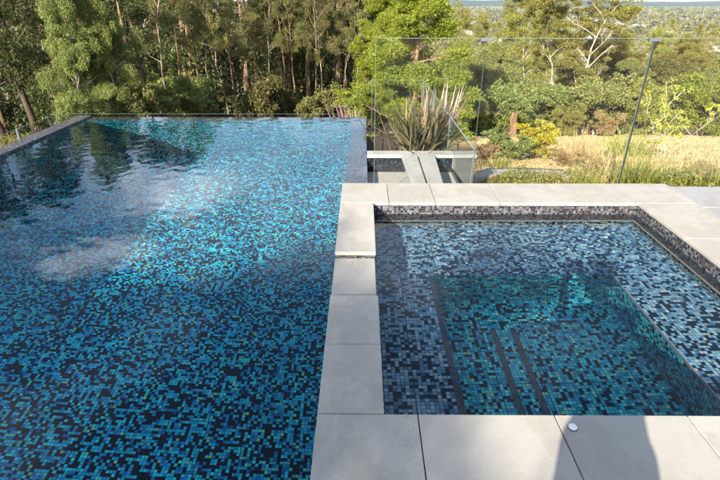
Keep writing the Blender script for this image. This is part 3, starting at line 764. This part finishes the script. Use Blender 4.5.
for (px, Y, k, v, top, wd, nm, lab, kw) in RIGHT:
    H = 1.7-(top+3)/580*Y - gz(px2x(px, Y), Y) - 0.35
    H *= 0.90
    wd *= {'round_gum': 1.0, 'spread_gum': 1.0}[k]
    plant(nm, k, v, px2x(px, Y), Y, H, lab, 'tree', G2, wd, **kw)
G3 = 'bushes along the foot of the slope'
BUSH = [(478, 20.5, 1.9, 1.0, 'leaf_bright', 'leafy green bush beside the flax tip'), (500, 21, 1.7, 1.1, 'leaf_bright', 'green bush with a dark hollow, left of the brown stump'),
 (530, 21.5, 2.0, 1.1, 'leaf_bright', 'green bush right of the brown stump'), (556, 22, 2.2, 1.1, 'leaf_sage', 'sage green bush under the white trunked gum'),
 (586, 22, 2.3, 1.1, 'leaf_sage', 'taller sage bush in line with the white trunk'), (610, 20.5, 0.9, 0.9, 'leaf_rust', 'reddish brown bush left of the fence joint'),
 (636, 22, 2.0, 1.1, 'leaf_sage', 'pale bush behind the lower half of the fence joint'), (664, 21, 2.0, 1.0, 'leaf_gold', 'golden bush behind the yellow sapling'),
 (706, 20, 2.0, 1.0, 'leaf_wattle', 'vivid green bush right of the yellow sapling'), (728, 21, 2.2, 1.0, 'leaf_wattle', 'vivid green bush cut by the edge of the view'),
 (456, 19.5, 1.5, 1.0, 'leaf_sage', 'sage bush behind the pinkish flax'), (570, 19.5, 1.1, 1.0, 'leaf_gold', 'low straw coloured bush in front of the sage bushes'),
 (545, 24, 2.3, 1.2, 'leaf_sage', 'sage bush in the back line above the yellow shrub'), (600, 25, 2.4, 1.2, 'leaf_bright', 'green bush in the back line behind the reddish bush'), (470, 24, 2.3, 1.2, 'leaf_sage', 'sage bush in the back line under the grey green gum')]
for i, (px, Y, H, wd, lf, lab) in enumerate(BUSH):
    plant('bush', 'bush', i % 3, px2x(px, Y, 115), Y, H, lab, 'bush', G3, wd, leaf=lf)
mb = MB(); mb.tube([(0, 0, -0.2), (0.02, 0, 0.3), (-0.02, 0, 0.75), (0.0, 0, 1.0)], [0.17, 0.15, 0.14, 0.12], 10)
x_, y_ = px2x(513, 19.2, 125), 19.2
o = mb.build('tree_stump', M['bark_brown'], None, True, loc=(x_, y_, gz(x_, y_))); tag(o, 'short brown tree stump in front of the green bushes', 'stump')

# garden just behind the spa
plant('shrub', 'yellow_shrub', 0, px2x(534, 8.2, 150), 8.2, 0.5, 'bright yellow leaved shrub on the dry grass behind the path', 'shrub', None, 1.0)
plant('shrub', 'yellow_shrub', 1, px2x(512, 7.9, 155), 7.9, 0.42, 'low green shrub at the foot of the yellow shrub', 'shrub', None, 1.2, leaf='leaf_bright')
plant('shrub', 'rust_shrub', 0, px2x(486, 7.9, 155), 7.9, 0.26, 'rusty wiry shrub between the glass corner and the yellow shrub', 'shrub', None, 1.0)
plant('shrub', 'rust_shrub', 1, px2x(566, 7.4, 160), 7.4, 0.24, 'rusty wiry shrub right of the yellow shrub', 'shrub', None, 1.1)
plant('shrub', 'rust_shrub', 2, px2x(598, 6.9, 165), 6.9, 0.28, 'low reddish shrub left of the fence joint', 'shrub', None, 1.1)
plant('shrub', 'rust_shrub', 0, px2x(698, 6.6, 165), 6.6, 0.24, 'low dark reddish shrub under the yellow sapling', 'shrub', None, 1.1)
plant('sapling', 'sapling', 0, px2x(672, 8.0, 130), 8.0, 0.95, 'thin sapling with sparse yellow leaves on the dry grass', 'sapling', None, 1.0)

def blades(n, base_fn, L, W, bend, rng, seg=4, el=(0.5, 1.5), az=None):
    """sword leaves: strips that arch over"""
    V, F = [], []
    for i in range(n):
        p = np.array(base_fn(rng)); a = rng.random()*6.283 if az is None else az(rng); e = rng.uniform(*el)
        l = L*rng.uniform(0.6, 1.1); w = W*rng.uniform(0.7, 1.2)
        d = np.array([math.cos(a)*math.cos(e), math.sin(a)*math.cos(e), math.sin(e)]); side = np.array([-math.sin(a), math.cos(a), 0])
        tw = rng.normal()*0.5; side = unit(side*math.cos(tw)+np.cross(d, side)*math.sin(tw))
        b0 = len(V); bb = bend*rng.uniform(0.3, 1.5)
        for k in range(seg+1):
            t = k/seg; ww = w*(0.75+0.6*t-1.32*t**2.2)*0.5
            V.append(p - side*ww); V.append(p + side*ww)
            p = p + d*l/seg; d = unit(d + np.array([0, 0, -bb/seg]))
        for k in range(seg): F.append((b0+2*k, b0+2*k+1, b0+2*k+3, b0+2*k+2))
    return np.array(V), np.array(F)
def flax(x, y, z, n, L, W, mat, label, seed, rad_=0.14, el=(0.45, 1.5), bend=0.25):
    rng = np.random.default_rng(seed)
    v, f = blades(n, lambda r: (r.normal()*rad_, r.normal()*rad_, -0.05), L, W, bend, rng, 5, el)
    me = np_mesh('flax_plant', v, f, True); me.materials.append(M[mat])
    o = link('flax_plant', me, None, None, (x, y, z)); tag(o, label, 'flax'); return o
flax(0.80, 6.46, -0.22, 220, 0.92, 0.034, 'leaf_flax', 'big flax with stiff olive and cream sword leaves behind the two beams', 4, 0.13, (0.55, 1.5), 0.5)
flax(1.35, 8.4, -0.7, 60, 1.15, 0.05, 'leaf_pink', 'pinkish flax behind the big flax at the glass fence', 6, 0.12, (0.9, 1.5), 0.12)
flax(-0.20, 9.0, -0.85, 40, 0.95, 0.04, 'leaf_pink', 'small pinkish flax poking above the corner of the infinity edge', 9, 0.08, (0.9, 1.5), 0.1)
b = MB(); b.box(RX1+0.004, 1.11, 5.972, 7.4, -1.5, -0.24); o = b.build('planter_soil', mat_plain('soil', (0.07, 0.05, 0.035), 0.95, 0.1, var=0.5, scale=30)); tag(o, kind='structure')
rng = np.random.default_rng(21)
def tuft(x, y, n, L, W, mat, label, seed, rad_=0.1, el=(0.7, 1.5)):
    v, f = blades(n, lambda r: (r.normal()*rad_, r.normal()*rad_, -0.02), L, W, 0.7, np.random.default_rng(seed), 4, el)
    me = np_mesh('grass_tuft', v, f, True); me.materials.append(M[mat])
    o = link('grass_tuft', me, None, None, (x, y, gz(x, y))); tag(o, label, 'grass tuft', 'ornamental grass tufts')
tuft(px2x(640, 6.3, 165), 6.3, 260, 0.62, 0.012, 'blade_green', 'tall bright green grass tuft right of the fence joint', 1, 0.14)
tuft(px2x(612, 6.7, 165), 6.7, 180, 0.55, 0.010, 'blade_dry', 'straw coloured grass tuft left of the fence joint', 2, 0.12)
tuft(px2x(662, 6.2, 170), 6.2, 160, 0.45, 0.011, 'blade_green', 'shorter green grass tuft below the yellow sapling', 3, 0.12)
tuft(px2x(500, 7.3, 165), 7.3, 90, 0.30, 0.010, 'blade_green', 'small grass tuft beside the path edge', 4, 0.08)
tuft(px2x(580, 8.6, 150), 8.6, 200, 0.6, 0.009, 'blade_dry', 'tall straw grass tuft behind the rusty shrubs', 5, 0.16)

tuft(px2x(590, 6.0, 170), 6.0, 170, 0.42, 0.011, 'blade_green', 'low green grass tuft left of the straw coloured tuft', 7, 0.13)
tuft(px2x(706, 6.4, 168), 6.4, 200, 0.46, 0.011, 'blade_green', 'green grass tuft near the edge of the view beside the reddish shrub', 8, 0.15)
tuft(px2x(550, 6.4, 168), 6.4, 120, 0.32, 0.010, 'blade_dry', 'short straw tuft at the end of the path', 9, 0.12)
tuft(px2x(626, 8.8, 150), 8.8, 220, 0.6, 0.010, 'blade_green', 'yellow green grass tuft on the dry field behind the fence joint', 10, 0.2)
# path edge: a pale winding kerb in the garden
xs_ = np.linspace(1.35, 3.1, 36); ys_ = np.linspace(0, 1, 4)
def pathmesh():
    X = np.repeat(xs_[None, :], 4, 0); c = 6.95+0.12*np.sin((X-1.3)*1.5)-0.03*X
    Y = c + (ys_[:, None]-0.5)*0.36; Z = ground_z(X, Y)+0.045
    v = np.stack([X, Y, Z], -1).reshape(-1, 3); nx = 36
    i = np.arange(nx-1)[None, :]+nx*np.arange(3)[:, None]; f = np.stack([i, i+1, i+1+nx, i+nx], -1).reshape(-1, 4)
    return np_mesh('path', v, f)
o = link('path', pathmesh(), M['concrete']); tag(o, kind='structure')
sd = o.modifiers.new('thick', 'SOLIDIFY'); sd.thickness = 0.06

# ground cover between the coping and the path, and dry grass on the slope
n_ = 26000; X = rng.uniform(1.2, 6.6, n_); Y = rng.uniform(4.95, 6.7, n_)
hh = 0.16+0.16*(np.sin(X*3.1+1)*np.sin(Y*4.3)+0.6*np.sin(X*7.7)*np.sin(Y*9.1+2)); hh = np.clip(hh, 0.05, 0.4)
Z = ground_z(X, Y)+hh*rng.random(n_)**0.5
c = np.stack([X, Y, Z], -1); d = unit(rng.normal(size=(n_, 3))+np.array([0, 0, 0.5]))
v, f = leaf_quads(c, d, 0.055*(0.6+0.8*rng.random(n_)), 0.018*(0.6+0.8*rng.random(n_)), rng)
me = np_mesh('ground_cover', v, f, False); me.materials.append(M['leaf_sage']); me.materials.append(M['leaf_gold']); me.materials.append(M['leaf_rust'])
sel = (np.sin(X*2.3+0.5)*np.sin(Y*3.7+1)+0.35*rng.normal(size=n_)); me.polygons.foreach_set('material_index', np.where(sel > 0.55, 1, np.where(sel < -0.6, 2, 0)).astype(np.int32))
o = link('ground_cover', me); tag(o, kind='stuff')
n_ = 42000; Y = 6.6+17*rng.random(n_)**1.4; X = 1.2+rng.random(n_)*(Y*0.95)
c = np.stack([X, Y, ground_z(X, Y)], -1); d = unit(rng.normal(size=(n_, 3))*0.45+np.array([0, 0, 1.0]))
L_ = (0.035+0.05*rng.random(n_))*(1+0.5*np.sin(X*1.3)*np.sin(Y*0.9)); c[:, 2] += 0.35*L_
v, f = leaf_quads(c, d, L_, 0.010+0.0008*Y, rng)
me = np_mesh('dry_grass', v, f, False); me.materials.append(M['blade_dry']); o = link('dry_grass', me); tag(o, kind='stuff')
# leaf litter and seedlings beyond the glass on the left
n_ = 15000; Y = rng.uniform(9.5, 16, n_); X = rng.uniform(-12, 0.5, n_)
c = np.stack([X, Y, ground_z(X, Y)+0.25*rng.random(n_)**2], -1); v, f = leaf_quads(c, unit(rng.normal(size=(n_, 3))), 0.12, 0.04, rng)
me = np_mesh('undergrowth', v, f, False); me.materials.append(M['leaf_gold']); o = link('undergrowth', me); tag(o, kind='stuff')

# forest mass behind the nearer trees: trunks and foliage as one wood
def wood(name, n, xr, yr, hr, leaf, bark, seed, per=150, L=0.3, W=0.1, cr=1.0, cond=None, clumps_per=9, bare=0.35, trunks=True):
    r = np.random.default_rng(seed); mb = MB(); cl = []
    for i in range(n):
        for _ in range(30):
            y = r.uniform(*yr); x = xr(y, r)
            if cond is None or cond(x, y): break
        h = r.uniform(*hr); z = gz(x, y)
        if trunks:
            l = r.normal(size=2)*0.05*h
            mb.tube([(x, y, z-0.3), (x+l[0]*0.5, y+l[1]*0.5, z+h*0.5), (x+l[0], y+l[1], z+h*0.95)], [0.15, 0.11, 0.03], 5)
        for k in range(clumps_per):
            t = bare+(1-bare)*r.random(); a = r.random()*6.28; q = h*0.17*r.random()**0.5*(1.2-0.6*t)
            cl.append((np.array([x+q*math.cos(a), y+q*math.sin(a), z+h*t]), cr*r.uniform(0.6, 1.3)))
    v, f = clump_leaves(cl, per, L, W, 0.5, 0.75, r)
    v2 = np.array(mb.v).reshape(-1, 3) if trunks else np.zeros((0, 3)); f2 = np.array([q for q in mb.f if len(q) == 4]).reshape(-1, 4)
    me = np_mesh(name, np.concatenate([v, v2]), np.concatenate([f, f2+len(v)]).astype(int), False)
    me.materials.append(M[leaf]); me.materials.append(M[bark])
    me.polygons.foreach_set('material_index', np.concatenate([np.zeros(len(f)), np.ones(len(f2))]).astype(np.int32))
    o = link(name, me); tag(o, kind='stuff'); return o
wood('forest', 190, lambda y, r: r.uniform(-1.1*y, 0.02*y), (33, 58), (10, 13.5), 'leaf_dark', 'bark_brown', 31, 110, 0.34, 0.13, 1.5, clumps_per=12, bare=0.06)
wood('woodland', 170, lambda y, r: r.uniform(0.0*y, 1.1*y), (46, 95), (5.5, 8.0), 'leaf_olive', 'bark_pale', 32, 90, 0.42, 0.2, 1.3, clumps_per=9)
wood('valley_woodland', 900, lambda y, r: r.uniform(-0.1*y, 1.1*y), (95, 330), (5, 9), 'leaf_gold', 'bark_pale', 33, 26, 1.0, 0.45, 1.5, clumps_per=5, trunks=False, bare=0.4)
# far valley floor: scattered crowns to the foot of the hills
r_ = np.random.default_rng(40); n_ = 8500
yy = np.exp(r_.uniform(math.log(330), math.log(4200), n_)); xx = yy*r_.uniform(-0.15, 1.05, n_)
cl = np.stack([xx, yy, ground_z(xx, yy)], -1); per = 14
rr_ = (2.6+2.6*r_.random(n_))*np.clip(yy/900, 0.8, 2.2)
u = unit(r_.normal(size=(n_, per, 3))); c = cl[:, None, :]+u*rr_[:, None, None]*np.array([1, 1, 0.7])+np.array([0, 0, 1.0])*rr_[:, None, None]*0.6
k_ = np.repeat(rr_, per)
v, f = leaf_quads(c.reshape(-1, 3), unit(r_.normal(size=(n_*per, 3))), k_*0.9, k_*0.6, r_)
me = np_mesh('valley_trees', v, f, False); me.materials.append(M['leaf_olive']); me.materials.append(M['leaf_gold']); me.materials.append(M['leaf_dark'])
me.polygons.foreach_set('material_index', np.repeat(r_.choice([0, 1, 2], n_, p=[0.45, 0.3, 0.25]), per).astype(np.int32))
o = link('valley_trees', me); tag(o, kind='stuff')
# far houses
HR = mat_plain('roof_terracotta', (0.38, 0.22, 0.17), 0.8); HW = mat_plain('house_wall', (0.62, 0.56, 0.50), 0.8); HG = mat_plain('roof_grey', (0.42, 0.42, 0.44), 0.6)
def house_mesh():
    b = MB(); b.box(-6, 6, -4, 4, -2, 3.0); w_ = b.mesh('wall', [HW])
    b = MB(); b.add([(-6.6, -4.6, 2.9), (6.6, -4.6, 2.9), (6.6, 4.6, 2.9), (-6.6, 4.6, 2.9), (-3, 0, 5.4), (3, 0, 5.4)], [(0, 1, 5, 4), (1, 2, 5), (2, 3, 4, 5), (3, 0, 4), (0, 3, 2, 1)])
    return w_, b.mesh('roof', [HR]), b.mesh('roof', [HG])
hw_, hr_, hg_ = house_mesh()
for i in range(46):
    Y = math.exp(r_.uniform(math.log(420), math.log(2300))); px = r_.uniform(585, 735) if i < 34 else r_.uniform(440, 520); x = px2x(px, Y, 15)
    o = empty('house', (x, Y, gz(x, Y)+0.5), r_.uniform(0, 3.1)); o.scale = (1.25,)*3
    red = r_.random() < 0.6
    tag(o, 'pale far house with a hipped roof among the valley trees', 'house', 'houses across the far valley')
    link('wall', hw_, None, o); link('roof', hr_ if red else hg_, None, o)
# far hills
def hills_z(X, Y):
    t = (Y-4600)/2200; base = -72+ (26*np.sin(X*0.0011+0.6)+15*np.sin(X*0.0031+1.2)+6*np.sin(X*0.0083))
    return -72+np.clip(np.sin(np.pi*np.clip(t, 0, 1)), 0, 1)**0.8*np.maximum(8, 42+0.35*(base+72))
hm, nt_, out_ = new_mat('hill_woods'); nn_ = N(nt_)
pn_ = nn_.noise(nn_.geo().outputs['Position'], 0.006, 5, 0.7)
nn_.principled(out_, nn_.ramp(pn_, [(0.35, (0.03, 0.045, 0.03)), (0.6, (0.07, 0.08, 0.045)), (0.75, (0.16, 0.14, 0.09))]), 0.95, 0.1)
o = link('hills', grid_mesh('hills', np.linspace(-3500, 8000, 140), np.linspace(4600, 6800, 24), hills_z), hm); tag(o, kind='structure')

# trees behind the photographer: their crowns shade the near end of the pool
for (x, y, k, v, H, lab) in ((-7.7, -13.2, 'round_gum', 0, 9.0, 'broad gum behind the viewpoint shading the near end of the pool'),
                             (-10.1, -11.9, 'round_gum', 2, 8.2, 'second gum behind the viewpoint, farther from the spa')):
    plant('gum_tree', k, v, x, y, H, lab, 'tree', 'trees behind the viewpoint', rz=2.0, wide=0.80, leaf='leaf_olive', z=-1.0, per=330)

# ------------------------------------------------------------------ the photographer, whose shadow falls on the coping
def skin_obj(name, verts, edges, radii, mat, parent, sub=2):
    me = bpy.data.meshes.new(name); me.from_pydata(verts, edges, []); me.materials.append(mat)
    o = link(name, me, None, parent)
    md = o.modifiers.new('skin', 'SKIN')
    for i, r in enumerate(radii):
        me.skin_vertices[0].data[i].radius = (r, r) if not isinstance(r, tuple) else r
    me.skin_vertices[0].data[0].use_root = True
    md.use_smooth_shade = True
    s = o.modifiers.new('sub', 'SUBSURF'); s.levels = sub; s.render_levels = sub
    return o
def chains(root, rr, lst):
    """lst of (start index or None, [(point, radius)...]) -> verts, edges, radii"""
    V = [root]; E = []; R = [rr]
    for st, pts in lst:
        prev = st
        for p, r in pts:
            V.append(p); R.append(r); E.append((prev, len(V)-1)); prev = len(V)-1
    return V, E, R
SKIN = mat_plain('skin', (0.52, 0.34, 0.25), 0.5, 0.4); SHIRT = mat_plain('shirt_cloth', (0.16, 0.19, 0.25), 0.9, 0.1); TROU = mat_plain('trouser_cloth', (0.05, 0.055, 0.07), 0.9, 0.1)
HAIR = mat_plain('hair', (0.05, 0.035, 0.025), 0.7); SHOE = mat_plain('shoe', (0.03, 0.03, 0.03), 0.6); CAMB = mat_plain('camera_body', (0.02, 0.02, 0.022), 0.4)
pe = empty('person', (0.17, -0.36, 0.0)); tag(pe, 'person in dark shirt standing behind the front coping holding a camera to the face', 'person')
V, E, R = chains((0, 0, 0.95), 0.13, [
 (0, [((0, 0.0, 1.12), 0.125), ((0, 0.0, 1.30), 0.14), ((0, 0.0, 1.42), 0.10), ((-0.01, 0.02, 1.50), 0.055), ((-0.03, 0.06, 1.58), 0.075), ((-0.04, 0.07, 1.68), 0.085), ((-0.04, 0.06, 1.75), 0.06)]),
 (2, [((-0.19, 0.0, 1.38), 0.062), ((-0.215, 0.10, 1.19), 0.055), ((-0.215, 0.20, 1.40), 0.045), ((-0.215, 0.255, 1.55), 0.03), ((-0.21, 0.26, 1.60), 0.034)]),
 (2, [((0.19, 0.0, 1.38), 0.062), ((0.20, 0.10, 1.19), 0.055), ((0.04, 0.20, 1.42), 0.045), ((-0.08, 0.255, 1.55), 0.03), ((-0.10, 0.26, 1.60), 0.034)]),
 (0, [((-0.11, 0.0, 0.88), 0.10), ((-0.12, 0.02, 0.50), 0.062), ((-0.13, -0.02, 0.10), 0.04), ((-0.14, 0.10, 0.04), 0.036)]),
 (0, [((0.11, 0.0, 0.88), 0.10), ((0.12, 0.02, 0.50), 0.062), ((0.13, -0.02, 0.10), 0.04), ((0.14, 0.10, 0.04), 0.036)])])
nb = len(V)
for hi, (hx, sgn) in ((12, (-0.21, 1)), (17, (-0.10, -1))):
    for q in range(4):
        p0 = Vector((hx-0.024+0.016*q, 0.265, 1.635)); V += [tuple(p0), (p0.x+0.006*sgn, 0.285, 1.665-0.004*abs(q-1.5)), (p0.x+0.014*sgn, 0.27, 1.69-0.006*abs(q-1.5))]
        k = len(V); E += [(hi, k-3), (k-3, k-2), (k-2, k-1)]; R += [0.010, 0.009, 0.007]
    V += [(hx+0.04*sgn, 0.24, 1.61), (hx+0.055*sgn, 0.235, 1.64)]; k = len(V); E += [(hi, k-2), (k-2, k-1)]; R += [0.011, 0.008]
skin_obj('body', V, E, R, SKIN, pe)
V, E, R = chains((0, 0, 0.82), 0.15, [(0, [((0, 0, 0.98), 0.152), ((0, 0, 1.12), 0.146), ((0, 0, 1.30), 0.158), ((0, 0, 1.42), 0.115)]), (3, [((-0.19, 0, 1.38), 0.078), ((-0.21, 0.07, 1.24), 0.072)]), (3, [((0.19, 0, 1.38), 0.078), ((0.20, 0.07, 1.24), 0.072)])])
skin_obj('shirt', V, E, R, SHIRT, pe)
V, E, R = chains((0, 0, 1.06), 0.162, [(0, [((0, 0, 0.95), 0.158)]), (1, [((-0.11, 0, 0.87), 0.115), ((-0.12, 0.02, 0.50), 0.078), ((-0.13, -0.01, 0.07), 0.065)]), (1, [((0.11, 0, 0.87), 0.115), ((0.12, 0.02, 0.50), 0.078), ((0.13, -0.01, 0.07), 0.065)])])
skin_obj('trousers', V, E, R, TROU, pe)
V, E, R = chains((-0.04, 0.03, 1.70), 0.092, [(0, [((-0.04, 0.055, 1.77), 0.066)]), (0, [((-0.035, -0.0, 1.62), 0.06)])])
skin_obj('hair', V, E, R, HAIR, pe)
for s in (-1, 1):
    V, E, R = chains((0.13*s, -0.05, 0.045), 0.045, [(0, [((0.135*s, 0.06, 0.045), 0.045), ((0.145*s, 0.16, 0.038), 0.036)])])
    skin_obj('shoe', V, E, R, SHOE, pe)
cm = empty('handheld_camera', (0.0, -0.10, 1.64)); tag(cm, 'black handheld camera held up by the person behind the front coping', 'camera')
b = MB(); b.box(-0.065, 0.065, -0.035, 0.025, -0.045, 0.045); b.build('camera_case', CAMB, cm, bevel=0.006)
b = MB(); b.tube([(0, 0.026, 0), (0, 0.05, -0.012)], [0.03, 0.028], 16); b.build('lens', CAMB, cm)
# ------------------------------------------------------------------ light, sky, camera
AZ = math.atan2(0.49, 1.0); EL = rad(25.8)
d = Vector((math.sin(AZ)*math.cos(EL), math.cos(AZ)*math.cos(EL), -math.sin(EL)))
sun = bpy.data.lights.new('sun', 'SUN'); sun.energy = 5.0; sun.angle = rad(0.53); sun.color = (1.0, 0.92, 0.78)
so = bpy.data.objects.new('sun', sun); so.rotation_euler = d.to_track_quat('-Z', 'Y').to_euler(); COL.objects.link(so)
try: sun.cycles.is_caustics_light = True
except Exception as e: print('caustic light', e)
for o in list(spa.children) + list(pool.children):
    o.cycles.is_caustics_receiver = True
for o in (pw, sw): o.cycles.is_caustics_caster = True

w = bpy.data.worlds.new('World'); SC.world = w; w.use_nodes = True
nt = w.node_tree; nt.nodes.clear(); n = N(nt)
sky = n.node('ShaderNodeTexSky', sky_type='NISHITA'); sky.sun_disc = False
sky.sun_elevation = EL; sky.sun_rotation = AZ + math.pi; sky.altitude = 150; sky.air_density = 1.0; sky.dust_density = 0.6; sky.ozone_density = 1.0
tc = n.node('ShaderNodeTexCoord').outputs['Generated']
dirv = n.vmath('NORMALIZE', tc)
sx = n.node('ShaderNodeSeparateXYZ'); nt.links.new(dirv, sx.inputs[0])
# flat cloud layer: project the direction on a plane overhead
zz = n.math('MAXIMUM', sx.outputs[2], 0.03)
pl = n.node('ShaderNodeCombineXYZ'); nt.links.new(n.math('DIVIDE', sx.outputs[0], zz), pl.inputs[0]); nt.links.new(n.math('DIVIDE', sx.outputs[1], zz), pl.inputs[1])
cn = n.noise(pl.outputs[0], 0.9, 6, 0.55)
cloud = n.ramp(cn, [(0.50, 0.0), (0.60, 0.25), (0.74, 1)])
def puff(azd, eld, rx, ry):
    a, e = rad(azd), rad(eld)
    c = Vector((math.sin(a)*math.cos(e), math.cos(a)*math.cos(e), math.sin(e)))
    r_ = Vector((math.cos(a), -math.sin(a), 0)); u_ = r_.cross(c)
    u = n.math('DIVIDE', n.vmath('DOT_PRODUCT', dirv, tuple(r_), out=1), math.radians(rx))
    v = n.math('DIVIDE', n.vmath('DOT_PRODUCT', dirv, tuple(u_), out=1), math.radians(ry))
    q = n.math('ADD', n.math('MULTIPLY', u, u), n.math('MULTIPLY', v, v))
    wob = n.math('MULTIPLY', n.math('SUBTRACT', n.noise(dirv, 9, 5, 0.6), 0.5), 2.6)
    front = n.math('GREATER_THAN', n.vmath('DOT_PRODUCT', dirv, tuple(c), out=1), 0.0)
    k = n.math('SUBTRACT', n.math('ADD', 1.0, wob), q)
    return n.math('MULTIPLY', n.math('MULTIPLY', k, 0.75, clamp=True), front)
cl = n.math('MULTIPLY', cloud, 0.85)
for args in ((-21.5, 20.0, 10, 3.6), (-31.5, 25, 6.0, 2.4), (8, 19, 9, 2.6), (18, 17, 9, 2.8), (24, 1.2, 7, 0.9)):
    cl = n.math('MAXIMUM', cl, puff(*args))
cl = n.math('MAXIMUM', cl, n.math('MULTIPLY', puff(-6, 23, 30, 10), 0.36))
skyc = n.mix(cl, sky.outputs[0], (14.5, 14.6, 15.2))
bg = n.node('ShaderNodeBackground'); nt.links.new(skyc, bg.inputs[0]); bg.inputs[1].default_value = 0.097
wo = n.node('ShaderNodeOutputWorld'); nt.links.new(bg.outputs[0], wo.inputs['Surface'])

cam = bpy.data.cameras.new('camera'); cam.sensor_width = 36; cam.lens = 24.0; cam.clip_start = 0.05; cam.clip_end = 20000
co = bpy.data.objects.new('camera', cam); co.location = (0, 0, 1.7)
th = math.atan(243/480)
co.rotation_euler = (math.pi/2 - th, 0, rad(0.32)); COL.objects.link(co)
SC.camera = co
# the air over the valley
hz, nth, outh = new_mat('haze_air')
pv = nth.nodes.new('ShaderNodeVolumePrincipled'); pv.inputs['Density'].default_value = 5.5e-5; pv.inputs['Color'].default_value = (0.62, 0.80, 1.0, 1); pv.inputs['Anisotropy'].default_value = 0.0
nth.links.new(pv.outputs[0], outh.inputs['Volume'])
b = MB(); b.box(-3900, 8400, -60, 7200, -82, 22); o = b.build('haze', hz); tag(o, kind='stuff')
SC.render.engine = 'CYCLES'
cy = SC.cycles
cy.use_denoising = True
cy.max_bounces = 10; cy.diffuse_bounces = 3; cy.glossy_bounces = 4; cy.transmission_bounces = 6; cy.transparent_max_bounces = 16
cy.caustics_reflective = False; cy.caustics_refractive = True
cy.sample_clamp_indirect = 6.0; cy.blur_glossy = 0.0
SC.view_settings.view_transform = 'Standard'; SC.view_settings.look = 'None'; SC.view_settings.exposure = 1.45; SC.view_settings.gamma = 1
SC.view_settings.use_curve_mapping = False
